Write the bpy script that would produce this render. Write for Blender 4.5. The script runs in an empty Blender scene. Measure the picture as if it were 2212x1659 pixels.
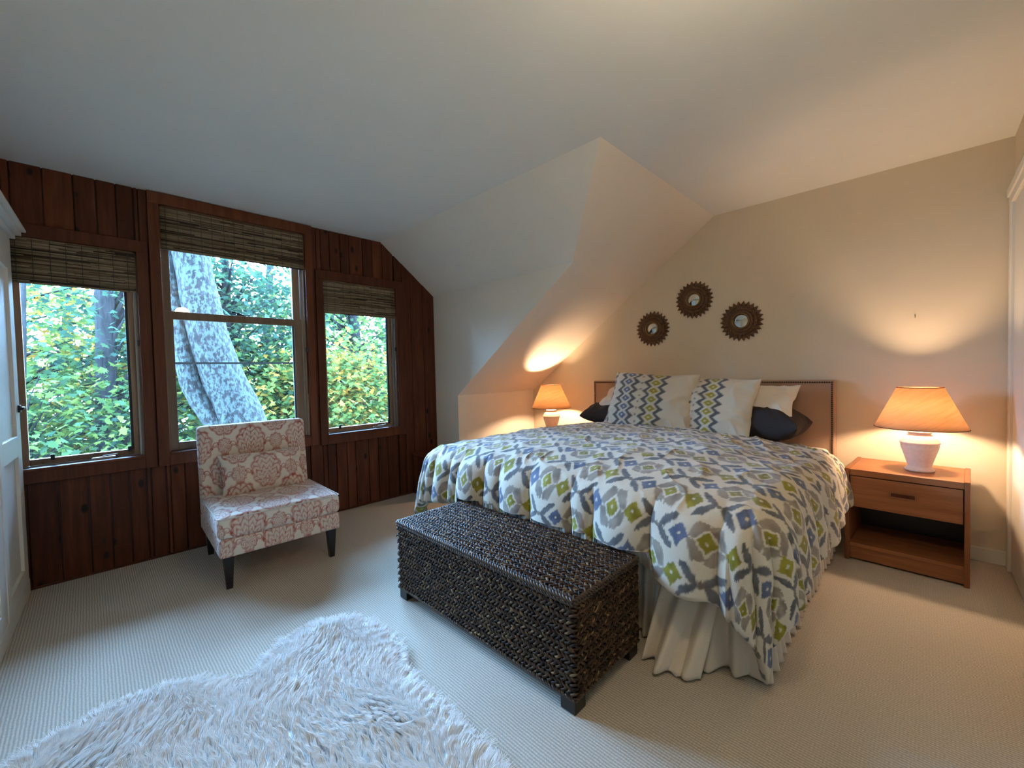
import bpy, bmesh, math, random
import numpy as np
from mathutils import Matrix, Vector
S = bpy.context.scene
COL = S.collection
random.seed(7); RS = np.random.RandomState(11)
PI = math.pi

# ------------------------------------------------------------------ camera
def make_camera():
    f, yaw, pitch, roll, cx, cy, cz = CAMP
    fw = np.array([-math.sin(yaw)*math.cos(pitch), math.cos(yaw)*math.cos(pitch), math.sin(pitch)])
    r = np.cross(fw, [0, 0, 1]); r /= np.linalg.norm(r); u = np.cross(r, fw)
    r2 = r*math.cos(roll)+u*math.sin(roll); u2 = -r*math.sin(roll)+u*math.cos(roll)
    M = Matrix([[r2[0], u2[0], -fw[0], cx], [r2[1], u2[1], -fw[1], cy], [r2[2], u2[2], -fw[2], cz], [0, 0, 0, 1]])
    cd = bpy.data.cameras.new('camera'); o = bpy.data.objects.new('camera', cd); COL.objects.link(o)
    o.matrix_world = M; cd.sensor_width = 36; cd.lens = f/2212*36; cd.clip_start = .02; cd.clip_end = 200
    S.camera = o
CAMP = (902.716682, 0.778539, -0.028972, -0.023642, 3.666934, -3.700593, 1.193505)
make_camera()

# ------------------------------------------------------------------ world, colour management
W = bpy.data.worlds.new('sky'); S.world = W; W.use_nodes = True
bg = W.node_tree.nodes['Background']
bg.inputs[0].default_value = (0.33, 0.58, 1.0, 1); bg.inputs[1].default_value = 172.0   # overcast white-blue daylight
S.view_settings.view_transform = 'Standard'; S.view_settings.look = 'None'
S.view_settings.exposure = 0.0; S.view_settings.gamma = 1.0; S.view_settings.use_curve_mapping = False
try:
    S.cycles.use_denoising = True
    S.cycles.max_bounces = 10; S.cycles.diffuse_bounces = 6; S.cycles.transparent_max_bounces = 12
    S.cycles.sample_clamp_indirect = 8.0
except Exception: pass
WARM = (1.0, 0.67, 0.41)
BULB_W = 31.0      # watts radiated by each bedside bulb
GLOBE_W = 17.0     # the ceiling globe above the camera

# sampling portals on the three windows (they give off no light of their own)
def portal(y0, y1, z0, z1):
    l = bpy.data.lights.new('window_portal', 'AREA'); l.shape = 'RECTANGLE'; l.size = y1-y0; l.size_y = z1-z0
    o = bpy.data.objects.new('window_portal', l); COL.objects.link(o)
    o.location = (-.14, (y0+y1)/2, (z0+z1)/2); o.rotation_euler = (PI/2, 0, -PI/2)
    l.cycles.is_portal = True

# ------------------------------------------------------------------ helpers
def tag(o, label=None, cat=None, group=None, kind=None):
    if label: o['label'] = label
    if cat: o['category'] = cat
    if group: o['group'] = group
    if kind: o['kind'] = kind
    return o
def empty(name, loc=(0, 0, 0), rz=0.0, label=None, cat=None, group=None, kind=None):
    o = bpy.data.objects.new(name, None); COL.objects.link(o); o.location = loc; o.rotation_euler = (0, 0, rz)
    o.empty_display_size = .1
    return tag(o, label, cat, group, kind)
def link(name, me, mat=None, parent=None, smooth=False):
    if mat is not None: me.materials.append(mat)
    if smooth: me.shade_smooth()
    o = bpy.data.objects.new(name, me); COL.objects.link(o)
    if parent is not None: o.parent = parent
    return o
def mesh(name, V, F, mat=None, parent=None, smooth=False):
    me = bpy.data.meshes.new(name)
    me.from_pydata([tuple(map(float, v)) for v in V], [], [tuple(map(int, f)) for f in F]); me.update()
    return link(name, me, mat, parent, smooth)
def fastmesh(name, V, F, mat=None, parent=None, smooth=False, col=None):
    """V (n,3) array, F (m,k) array of equal-size faces, col (n,3) vertex colours"""
    V = np.asarray(V, np.float32); F = np.asarray(F, np.int32); m, k = F.shape
    me = bpy.data.meshes.new(name)
    me.vertices.add(len(V)); me.vertices.foreach_set('co', V.ravel())
    me.loops.add(m*k); me.loops.foreach_set('vertex_index', F.ravel())
    me.polygons.add(m); me.polygons.foreach_set('loop_start', np.arange(0, m*k, k, dtype=np.int32))
    try: me.polygons.foreach_set('loop_total', np.full(m, k, np.int32))
    except Exception: pass
    me.update(calc_edges=True)
    if col is not None:
        ca = me.color_attributes.new('Col', 'FLOAT_COLOR', 'POINT')
        c = np.ones((len(V), 4), np.float32); c[:, :3] = col
        ca.data.foreach_set('color', c.ravel())
    return link(name, me, mat, parent, smooth)
def gridfaces(ny, nx, off=0):
    j, i = np.meshgrid(np.arange(ny-1), np.arange(nx-1), indexing='ij')
    a = (j*nx+i).ravel()+off
    return np.stack([a, a+1, a+nx+1, a+nx], 1)
def bm_box(bm, a, b, bev=0.0, seg=2):
    r = bmesh.ops.create_cube(bm, size=1)
    vs = r['verts']
    for v in vs:
        v.co = Vector([(a[i]+b[i])/2+v.co[i]*(b[i]-a[i]) for i in range(3)])
    if bev > 0:
        es = list({e for v in vs for e in v.link_edges})
        bmesh.ops.bevel(bm, geom=es, offset=bev, segments=seg, affect='EDGES', profile=.6)
def box(name, a, b, mat=None, parent=None, bev=0.0, seg=2, smooth=False):
    bm = bmesh.new(); bm_box(bm, a, b, bev, seg)
    me = bpy.data.meshes.new(name); bm.to_mesh(me); bm.free()
    return link(name, me, mat, parent, smooth)
def prism(name, pts, axis, t0, t1, mat=None, parent=None, bev=0.0):
    """polygon pts in the plane perpendicular to axis, extruded from t0 to t1"""
    def mk(p, t):
        if axis == 0: return (t, p[0], p[1])
        if axis == 1: return (p[0], t, p[1])
        return (p[0], p[1], t)
    n = len(pts); V = [mk(p, t0) for p in pts]+[mk(p, t1) for p in pts]
    F = [tuple(range(n)), tuple(range(2*n-1, n-1, -1))]+[(i, (i+1) % n, n+(i+1) % n, n+i) for i in range(n)]
    bm = bmesh.new(); bv = [bm.verts.new(v) for v in V]
    for f in F: bm.faces.new([bv[i] for i in f])
    bmesh.ops.recalc_face_normals(bm, faces=bm.faces)
    if bev > 0: bmesh.ops.bevel(bm, geom=bm.edges[:], offset=bev, segments=1, affect='EDGES')
    me = bpy.data.meshes.new(name); bm.to_mesh(me); bm.free()
    return link(name, me, mat, parent)
def slab(name, V, push, mat, parent=None, inset=0.0):
    """planar polygon V (3D points) thickened by vector push; inset pulls the hidden face in"""
    n = len(V); A = [Vector(v) for v in V]; P = Vector(push); c = sum(A, Vector())/n
    bm = bmesh.new(); bv = [bm.verts.new(v) for v in A]+[bm.verts.new(v+(c-v)*inset+P) for v in A]
    bm.faces.new(bv[:n]); bm.faces.new(bv[n:][::-1])
    for i in range(n): bm.faces.new([bv[i], bv[(i+1) % n], bv[n+(i+1) % n], bv[n+i]])
    bmesh.ops.recalc_face_normals(bm, faces=bm.faces)
    me = bpy.data.meshes.new(name); bm.to_mesh(me); bm.free()
    return link(name, me, mat, parent)
def lathe(name, prof, mat, parent=None, seg=48, loc=(0, 0, 0), smooth=True, close=True):
    prof = np.array(prof, float); n = len(prof)
    a = np.linspace(0, 2*PI, seg, endpoint=False)
    V = np.stack([prof[:, None, 0]*np.cos(a)+loc[0], prof[:, None, 0]*np.sin(a)+loc[1], np.repeat(prof[:, 1:2], seg, 1)+loc[2]], -1).reshape(-1, 3)
    F = []
    for j in range(n-1):
        for i in range(seg):
            F.append((j*seg+i, j*seg+(i+1) % seg, (j+1)*seg+(i+1) % seg, (j+1)*seg+i))
    return mesh(name, V, F, mat, parent, smooth)
def tube_arrays(P, R, seg=6):
    P = np.array(P, float); n = len(P); R = np.broadcast_to(np.array(R, float), (n,))
    T = np.gradient(P, axis=0); T /= np.linalg.norm(T, axis=1)[:, None]+1e-9
    up = np.array([0, 0, 1.0]) if abs(T[:, 2]).mean() < .8 else np.array([1.0, 0, 0])
    A = np.cross(T, up); A /= np.linalg.norm(A, axis=1)[:, None]+1e-9; B = np.cross(T, A)
    a = np.linspace(0, 2*PI, seg, endpoint=False)
    V = P[:, None]+R[:, None, None]*(A[:, None]*np.cos(a)[None, :, None]+B[:, None]*np.sin(a)[None, :, None])
    F = []
    for j in range(n-1):
        for i in range(seg): F.append((j*seg+i, j*seg+(i+1) % seg, (j+1)*seg+(i+1) % seg, (j+1)*seg+i))
    return V.reshape(-1, 3), F
def tubes(name, L, mat, parent=None, seg=6, smooth=True):
    VV = []; FF = []; o = 0
    for P, R in L:
        V, F = tube_arrays(P, R, seg); VV.append(V); FF += [tuple(i+o for i in f) for f in F]
        FF.append(tuple(range(o+seg-1, o-1, -1))); FF.append(tuple(range(o+len(V)-seg, o+len(V)))); o += len(V)
    return mesh(name, np.concatenate(VV), FF, mat, parent, smooth)
def copy_tree(o, parent=None):
    c = o.copy(); COL.objects.link(c); c.parent = parent
    for ch in list(o.children): copy_tree(ch, c)
    return c

# value noise in numpy
_T = np.random.RandomState(5).rand(256, 256)
def vnoise(x, y):
    xi = np.floor(x).astype(int); yi = np.floor(y).astype(int); fx = x-xi; fy = y-yi
    fx = fx*fx*(3-2*fx); fy = fy*fy*(3-2*fy); g = lambda a, b: _T[a % 256, b % 256]
    return (g(xi, yi)*(1-fx)*(1-fy)+g(xi+1, yi)*fx*(1-fy)+g(xi, yi+1)*(1-fx)*fy+g(xi+1, yi+1)*fx*fy)*2-1
def fbm(x, y, o=4):
    s = 0; a = 1.0
    for k in range(o): s = s+a*vnoise(x*2**k+17.3*k, y*2**k+9.1*k); a *= .5
    return s
def sstep(a, b, x):
    t = np.clip((x-a)/(b-a), 0, 1); return t*t*(3-2*t)
def lin(r, g, b):
    f = lambda c: (c/255/12.92) if c/255 <= .04045 else ((c/255+.055)/1.055)**2.4
    return (f(r), f(g), f(b))

# ------------------------------------------------------------------ materials
def newmat(name, col=(.8, .8, .8), rough=.6, metal=0.0, spec=.5):
    m = bpy.data.materials.new(name); m.use_nodes = True
    b = m.node_tree.nodes['Principled BSDF']
    b.inputs['Base Color'].default_value = (*col, 1); b.inputs['Roughness'].default_value = rough
    b.inputs['Metallic'].default_value = metal; b.inputs['Specular IOR Level'].default_value = spec
    return m, m.node_tree.nodes, m.node_tree.links, b
def N(nd, typ, **kw):
    n = nd.new(typ)
    for k, v in kw.items():
        if k.startswith('i_'): n.inputs[int(k[2:])].default_value = v
        else: setattr(n, k, v)
    return n
def coord(nd, lk, scale=(1, 1, 1), kind='Object', rot=(0, 0, 0)):
    tc = nd.new('ShaderNodeTexCoord'); mp = nd.new('ShaderNodeMapping')
    mp.inputs['Scale'].default_value = scale; mp.inputs['Rotation'].default_value = rot
    lk.new(tc.outputs[kind], mp.inputs[0]); return mp.outputs[0]
def noise(nd, lk, vec, scale, detail=4, rough=.55):
    n = nd.new('ShaderNodeTexNoise'); n.inputs['Scale'].default_value = scale
    n.inputs['Detail'].default_value = detail; n.inputs['Roughness'].default_value = rough
    lk.new(vec, n.inputs['Vector']); return n.outputs['Fac']
def ramp(nd, lk, fac, stops):
    r = nd.new('ShaderNodeValToRGB'); e = r.color_ramp.elements
    while len(e) < len(stops): e.new(.5)
    for k, (p, c) in enumerate(stops): e[k].position = p; e[k].color = (*c, 1)
    lk.new(fac, r.inputs[0]); return r.outputs[0]
def mixc(nd, lk, fac, a, b, mode='MIX'):
    m = nd.new('ShaderNodeMix'); m.data_type = 'RGBA'; m.blend_type = mode
    for s, v in ((m.inputs[0], fac), (m.inputs[6], a), (m.inputs[7], b)):
        if isinstance(v, (int, float)): s.default_value = v
        elif isinstance(v, tuple): s.default_value = (*v, 1) if len(v) == 3 else v
        else: lk.new(v, s)
    return m.outputs[2]
def math_(nd, lk, op, a, b=0.0):
    m = nd.new('ShaderNodeMath'); m.operation = op
    for s, v in ((m.inputs[0], a), (m.inputs[1], b)):
        if isinstance(v, (int, float)): s.default_value = v
        else: lk.new(v, s)
    return m.outputs[0]
def bump(nd, lk, b, h, strength, dist):
    n = nd.new('ShaderNodeBump'); n.inputs['Strength'].default_value = strength; n.inputs['Distance'].default_value = dist
    lk.new(h, n.inputs['Height']); lk.new(n.outputs[0], b.inputs['Normal'])

def wall_paint(name, c, gr=.008):
    m, nd, lk, b = newmat(name, c, .75, spec=.25)
    v = coord(nd, lk); n1 = noise(nd, lk, v, 3.0, 3); 
    lk.new(mixc(nd, lk, n1, tuple(x*.96 for x in c), tuple(min(1, x*1.04) for x in c)), b.inputs['Base Color'])
    bump(nd, lk, b, noise(nd, lk, v, 260, 3), .12, .002)
    return m
M_ceil = wall_paint('ceiling_paint', (.80, .80, .75))
M_wall = wall_paint('beige_wall_paint', (.66, .575, .44))
M_alc = wall_paint('slope_paint', (.80, .73, .63))
M_white, *_ = newmat('white_trim_paint', (.72, .70, .63), .4)

def m_carpet():
    m, nd, lk, b = newmat('ribbed_carpet', (.4, .35, .28), .95, spec=.1)
    v = coord(nd, lk)
    vj = nd.new('ShaderNodeVectorMath'); vj.operation = 'ADD'
    nz = nd.new('ShaderNodeTexNoise'); nz.inputs['Scale'].default_value = 14; lk.new(v, nz.inputs['Vector'])
    sc = nd.new('ShaderNodeVectorMath'); sc.operation = 'SCALE'; sc.inputs['Scale'].default_value = .006; lk.new(nz.outputs['Color'], sc.inputs[0])
    lk.new(v, vj.inputs[0]); lk.new(sc.outputs[0], vj.inputs[1])
    w = nd.new('ShaderNodeTexWave'); w.wave_type = 'BANDS'; w.bands_direction = 'Y'; w.wave_profile = 'SIN'
    w.inputs['Scale'].default_value = 2*PI/.0105/20; w.inputs['Distortion'].default_value = 0
    lk.new(vj.outputs[0], w.inputs['Vector'])
    w2 = nd.new('ShaderNodeTexWave'); w2.wave_type = 'BANDS'; w2.bands_direction = 'X'
    w2.inputs['Scale'].default_value = 2*PI/.009/20; lk.new(vj.outputs[0], w2.inputs['Vector'])
    h = math_(nd, lk, 'MULTIPLY', w.outputs['Fac'], math_(nd, lk, 'ADD', math_(nd, lk, 'MULTIPLY', w2.outputs['Fac'], .35), .65))
    n1 = noise(nd, lk, v, 160, 3)
    c1 = ramp(nd, lk, h, [(0, (.39, .35, .285)), (.5, (.52, .47, .40)), (1, (.62, .57, .49))])
    c2 = mixc(nd, lk, n1, (.62, .60, .58), (1.3, 1.3, 1.3)); 
    c3 = mixc(nd, lk, 1.0, c1, c2, 'MULTIPLY')
    n3 = noise(nd, lk, v, 1.3, 2)
    lk.new(mixc(nd, lk, 1.0, c3, mixc(nd, lk, n3, (.93, .93, .93), (1.06, 1.06, 1.06)), 'MULTIPLY'), b.inputs['Base Color'])
    bump(nd, lk, b, math_(nd, lk, 'ADD', h, math_(nd, lk, 'MULTIPLY', n1, .7)), .4, .003)
    return m
M_carpet = m_carpet()

def m_wood(name, dark, mid, light, knots=True, axis=2, rough=.5, randomize=True, gscale=1.0):
    """grain runs along the given axis of object space"""
    m, nd, lk, b = newmat(name, mid, rough, spec=.16 if 'cedar' in name else .35)
    tc = nd.new('ShaderNodeTexCoord'); oi = nd.new('ShaderNodeObjectInfo')
    off = nd.new('ShaderNodeVectorMath'); off.operation = 'ADD'
    cx = nd.new('ShaderNodeCombineXYZ')
    if randomize:
        r = math_(nd, lk, 'MULTIPLY', oi.outputs['Random'], 13.0)
        for k in range(3): lk.new(r, cx.inputs[k])
    lk.new(tc.outputs['Object'], off.inputs[0]); lk.new(cx.outputs[0], off.inputs[1])
    s = [14*gscale]*3; s[axis] = 1.1*gscale
    mp = nd.new('ShaderNodeMapping'); mp.inputs['Scale'].default_value = s; lk.new(off.outputs[0], mp.inputs[0])
    g = noise(nd, lk, mp.outputs[0], 2.2, 6, .6)
    s2 = [70*gscale]*3; s2[axis] = 3*gscale
    mp2 = nd.new('ShaderNodeMapping'); mp2.inputs['Scale'].default_value = s2; lk.new(off.outputs[0], mp2.inputs[0])
    g2 = noise(nd, lk, mp2.outputs[0], 2.0, 3, .6)
    c = ramp(nd, lk, g, [(.25, dark), (.5, mid), (.75, light)])
    c = mixc(nd, lk, math_(nd, lk, 'MULTIPLY', g2, .5), c, tuple(x*.5 for x in dark))
    if randomize:
        t = ramp(nd, lk, oi.outputs['Random'], [(0, (.62, .60, .60)), (.5, (.95, .95, .95)), (1, (1.32, 1.28, 1.2))])
        c = mixc(nd, lk, 1.0, c, t, 'MULTIPLY')
    if knots:
        s3 = [10.5]*3; s3[axis] = 5.6
        mp3 = nd.new('ShaderNodeMapping'); mp3.inputs['Scale'].default_value = s3; lk.new(off.outputs[0], mp3.inputs[0])
        vo = nd.new('ShaderNodeTexVoronoi'); vo.inputs['Scale'].default_value = 1.0; lk.new(mp3.outputs[0], vo.inputs['Vector'])
        k = ramp(nd, lk, vo.outputs['Distance'], [(.12, (1, 1, 1)), (.19, (0, 0, 0))])
        c = mixc(nd, lk, k, c, (.016, .008, .006))
    lk.new(c, b.inputs['Base Color'])
    bump(nd, lk, b, g2, .15, .002)
    return m
M_cedar = m_wood('knotty_cedar', (.062, .017, .008), (.115, .033, .014), (.175, .058, .026))
M_case = m_wood('cedar_trim', (.082, .024, .011), (.13, .040, .019), (.18, .060, .028), knots=False)
M_sash = m_wood('sash_wood', (.20, .12, .07), (.28, .18, .11), (.34, .23, .15), knots=False)
M_teak = m_wood('teak_veneer', (.24, .085, .032), (.33, .125, .048), (.42, .175, .072), knots=False, axis=0, rough=.42, randomize=False)
M_teakv = m_wood('teak_solid', (.19, .065, .025), (.27, .10, .038), (.34, .135, .055), knots=False, axis=2, rough=.42, randomize=False)
M_dark, *_ = newmat('dark_stained_wood_and_shelf_shade', (.012, .008, .007), .35)
M_metal, *_ = newmat('black_metal', (.02, .02, .02), .35, .6)
M_alu, *_ = newmat('aluminium_track', (.45, .45, .43), .35, .8)
M_screen, *_ = newmat('dark_gasket', (.02, .022, .022), .6)

def m_vcol(name, rough=.8, fabric=900.0, bs=.25, sheen=.2, spec=.2, trans=0.0):
    m, nd, lk, b = newmat(name, (.8, .8, .8), rough, spec=spec)
    at = nd.new('ShaderNodeAttribute'); at.attribute_name = 'Col'
    v = coord(nd, lk); n1 = noise(nd, lk, v, fabric*.3, 2)
    c = mixc(nd, lk, 1.0, at.outputs['Color'], mixc(nd, lk, n1, (.88, .88, .88), (1.1, 1.1, 1.1)), 'MULTIPLY')
    lk.new(c, b.inputs['Base Color'])
    b.inputs['Sheen Weight'].default_value = sheen
    bump(nd, lk, b, n1, bs, .001)
    return m
M_print = m_vcol('printed_cotton')
M_damask = m_vcol('damask_print_linen')
def m_fabric(name, c, rough=.85, sc=350, bs=.3, sheen=.2, wr=0.0):
    m, nd, lk, b = newmat(name, c, rough, spec=.15)
    v = coord(nd, lk); n1 = noise(nd, lk, v, sc, 2)
    lk.new(mixc(nd, lk, n1, tuple(x*.82 for x in c), tuple(min(1, x*1.15) for x in c)), b.inputs['Base Color'])
    b.inputs['Sheen Weight'].default_value = sheen
    bump(nd, lk, b, n1, bs, .0015)
    return m
M_headb = m_fabric('tan_upholstery', (.36, .235, .165))
M_cotton = m_fabric('white_cotton', (.74, .70, .64))
M_skirt = m_fabric('ivory_cotton_ruffle', (.66, .58, .48))
M_char = m_fabric('charcoal_cotton', (.040, .033, .034), sheen=0.0)
M_piping = m_fabric('cream_piping', (.62, .58, .50))
M_nail, *_ = newmat('bronze_nailhead', (.08, .05, .035), .35, .9)

def m_shade():
    m = bpy.data.materials.new('wood_veneer_lampshade'); m.use_nodes = True
    nd, lk = m.node_tree.nodes, m.node_tree.links; nd.clear()
    out = nd.new('ShaderNodeOutputMaterial')
    v = coord(nd, lk, (1, 1, 1), 'Object', (0, .55, .3))
    mp = nd.new('ShaderNodeMapping'); mp.inputs['Scale'].default_value = (5, 5, 42); lk.new(v, mp.inputs[0])
    g = noise(nd, lk, mp.outputs[0], 1.4, 4, .6)
    c = ramp(nd, lk, g, [(.3, (.66, .45, .26)), (.5, (.74, .53, .33)), (.7, (.78, .58, .38))])
    d = nd.new('ShaderNodeBsdfDiffuse'); t = nd.new('ShaderNodeBsdfTranslucent'); mx = nd.new('ShaderNodeMixShader')
    lk.new(c, d.inputs[0]); lk.new(c, t.inputs[0]); mx.inputs[0].default_value = .66
    lk.new(d.outputs[0], mx.inputs[1]); lk.new(t.outputs[0], mx.inputs[2]); lk.new(mx.outputs[0], out.inputs[0])
    return m
M_shade = m_shade()
def m_ceramic():
    m, nd, lk, b = newmat('speckled_pink_ceramic', (.78, .58, .48), .35)
    v = coord(nd, lk); n1 = noise(nd, lk, v, 60, 3)
    lk.new(mixc(nd, lk, n1, (.70, .47, .37), (.86, .68, .58)), b.inputs['Base Color']); return m
M_ceramic = m_ceramic()
def lit(o, watts, col):
    """turn mesh o into a glowing bulb of the given total power"""
    m = bpy.data.materials.new('lit_bulb'); m.use_nodes = True; nd, lk = m.node_tree.nodes, m.node_tree.links; nd.clear()
    out = nd.new('ShaderNodeOutputMaterial'); e = nd.new('ShaderNodeEmission'); e.inputs[0].default_value = (*col, 1)
    e.inputs[1].default_value = watts/(PI*sum(p.area for p in o.data.polygons)); lk.new(e.outputs[0], out.inputs[0])
    o.data.materials.clear(); o.data.materials.append(m)
M_plate, *_ = newmat('ivory_plastic', (.62, .58, .50), .4)

def m_glass():
    m = bpy.data.materials.new('window_glass'); m.use_nodes = True
    nd, lk = m.node_tree.nodes, m.node_tree.links; nd.clear()
    out = nd.new('ShaderNodeOutputMaterial'); t = nd.new('ShaderNodeBsdfTransparent'); g = nd.new('ShaderNodeBsdfGlossy')
    t.inputs[0].default_value = (.90, .95, .95, 1); g.inputs['Roughness'].default_value = .02
    f = nd.new('ShaderNodeFresnel'); f.inputs[0].default_value = 1.5
    mx = nd.new('ShaderNodeMixShader'); lk.new(f.outputs[0], mx.inputs[0]); lk.new(t.outputs[0], mx.inputs[1]); lk.new(g.outputs[0], mx.inputs[2])
    lk.new(mx.outputs[0], out.inputs[0]); return m
M_glass = m_glass()
M_mirror, *_ = newmat('mirror_glass', (.75, .78, .75), .04, 1.0)
def m_bronze():
    m, nd, lk, b = newmat('carved_bronze_frame', (.10, .045, .022), .45, .35)
    v = coord(nd, lk); n1 = noise(nd, lk, v, 70, 3)
    lk.new(mixc(nd, lk, n1, (.045, .018, .010), (.17, .085, .038)), b.inputs['Base Color']); return m
M_bronze = m_bronze()
M_gilt, *_ = newmat('worn_gilt_rim', (.20, .12, .045), .4, .6)

# ------------------------------------------------------------------ room shell
H = 2.45; R = 4.027; YB = -4.50
K, HK = .368, .972; X2, H1 = 1.793, 2.001; X3 = 2.419; YC = -1.125; YD = -1.711
st = lambda o: tag(o, kind='structure')
T = .10
st(slab('floor', [(-.12, .12, 0), (R+.1, .12, 0), (R+.1, YB-.1, 0), (-.12, YB-.1, 0)], (0, 0, -.12), M_carpet))
ceil = st(slab('ceiling', [(X3, 0, H), (R, 0, H), (R, YB, H), (-.16, YB, H), (-.16, YD, H), (X3, YD, H)], (0, 0, T), M_ceil))
slab('dormer_slope', [(-.16, YD, H), (X3, YD, H), (X2, YC, H1), (-.16, YC, H1)], (0, .07, T), M_alc, ceil)
slab('roof_slope', [(K, YC, HK), (K, 0, HK), (X3, 0, H), (X3, YD, H), (X2, YC, H1)], (-.07, 0, T), M_alc, ceil, .12)
st(slab('wall_back', [(K, 0, 0), (R, 0, 0), (R, 0, H), (X3, 0, H), (K, 0, HK)], (0, T, 0), M_wall))
st(slab('wall_right', [(R, 0, 0), (R, YB, 0), (R, YB, H), (R, 0, H)], (T, 0, 0), M_wall))
st(slab('wall_front', [(0, YB, 0), (R, YB, 0), (R, YB, H), (0, YB, H)], (0, -T, 0), M_wall))
st(slab('wall_alcove', [(-.16, YC, 0), (K, YC, 0), (K, YC, HK), (X2, YC, H1), (-.16, YC, H1)], (0, T, 0), M_alc, None, .10))
st(slab('wall_knee', [(K, YC, 0), (K, 0, 0), (K, 0, HK), (K, YC, HK)], (-T, 0, 0), M_alc, None, .2))

# window wall ------------------------------------------------------
WINS = [dict(y0=-4.005, y1=-3.452, z0=.700, z1=2.03), dict(y0=-3.328, y1=-2.408, z0=.700, z1=2.370), dict(y0=-2.268, y1=-1.578, z0=.690, z1=2.022)]
wl = empty('wall_left', kind='structure')
def ztop(y):
    return H if y <= YD else (H1 if y >= YC else H+(y-YD)/(YC-YD)*(H1-H))
# solid core behind the boards (sheathing) around the openings
def core(y0, y1, z0, z1, tag_='sheathing'):
    box(tag_, (-.13, y0, z0), (-.018, y1, z1), M_dark, wl)
ys = [YB]+[v for w in WINS for v in (w['y0'], w['y1'])]
core(YB, WINS[0]['y0'], 0, H); core(WINS[0]['y1'], WINS[1]['y0'], 0, H); core(WINS[1]['y1'], WINS[2]['y0'], 0, H)
for w in WINS: core(w['y0'], w['y1'], 0, w['z0']); 
core(WINS[0]['y0'], WINS[0]['y1'], WINS[0]['z1'], H); core(WINS[1]['y0'], WINS[1]['y1'], WINS[1]['z1'], H)
core(WINS[2]['y0'], WINS[2]['y1'], WINS[2]['z1'], ztop(WINS[2]['y1']))
prism('sheathing', [(WINS[2]['y0'], WINS[2]['z1']), (WINS[2]['y1'], WINS[2]['z1']), (WINS[2]['y1'], ztop(WINS[2]['y1'])), (YD, H), (WINS[2]['y0'], H)], 0, -.13, -.018, M_dark, wl)
prism('sheathing', [(WINS[2]['y1'], 0), (YC, 0), (YC, H1), (WINS[2]['y1'], ztop(WINS[2]['y1']))], 0, -.13, -.018, M_dark, wl)
CW = .058
joints = [YB, -4.38, -4.27, -4.15, -4.06, -3.972, -3.847, -3.722, -3.625, -3.535, -3.43, -3.35, -3.25, -3.12, -3.0, -2.87, -2.76, -2.63, -2.52, -2.41, -2.307, -2.193, -2.10, -2.02, -1.894, -1.80, -1.70, -1.588, -1.50, -1.404, -1.262, YC]
def board(y0, y1, z0, z1a, z1b):
    g = .0022; y0 += g; y1 -= g
    if y1-y0 < .012: return
    pts = [(y0, z0), (y1, z0), (y1, z1b)]
    if y0 < YD < y1 and z1a > 2.2: pts.append((YD, H))
    pts.append((y0, z1a))
    prism('board', pts, 0, -.02, random.uniform(-.0015, .0015), M_cedar, wl, bev=.0035)
def vboards():
    for a, b in zip(joints[:-1], joints[1:]):
        cuts = sorted({a, b}|{v for w in WINS for v in (w['y0'], w['y1']) if a < v < b})
        for y0, y1 in zip(cuts[:-1], cuts[1:]):
            m = (y0+y1)/2; w = next((w for w in WINS if w['y0'] < m < w['y1']), None)
            if w is None: board(y0, y1, 0, ztop(y0), ztop(y1))
            else:
                board(y0, y1, 0, w['z0'], w['z0']); board(y0, y1, w['z1'], ztop(y0), ztop(y1))
vboards()
box('base_strip', (0.0, YB, 0), (.008, YC, .012), M_case, wl)

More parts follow.
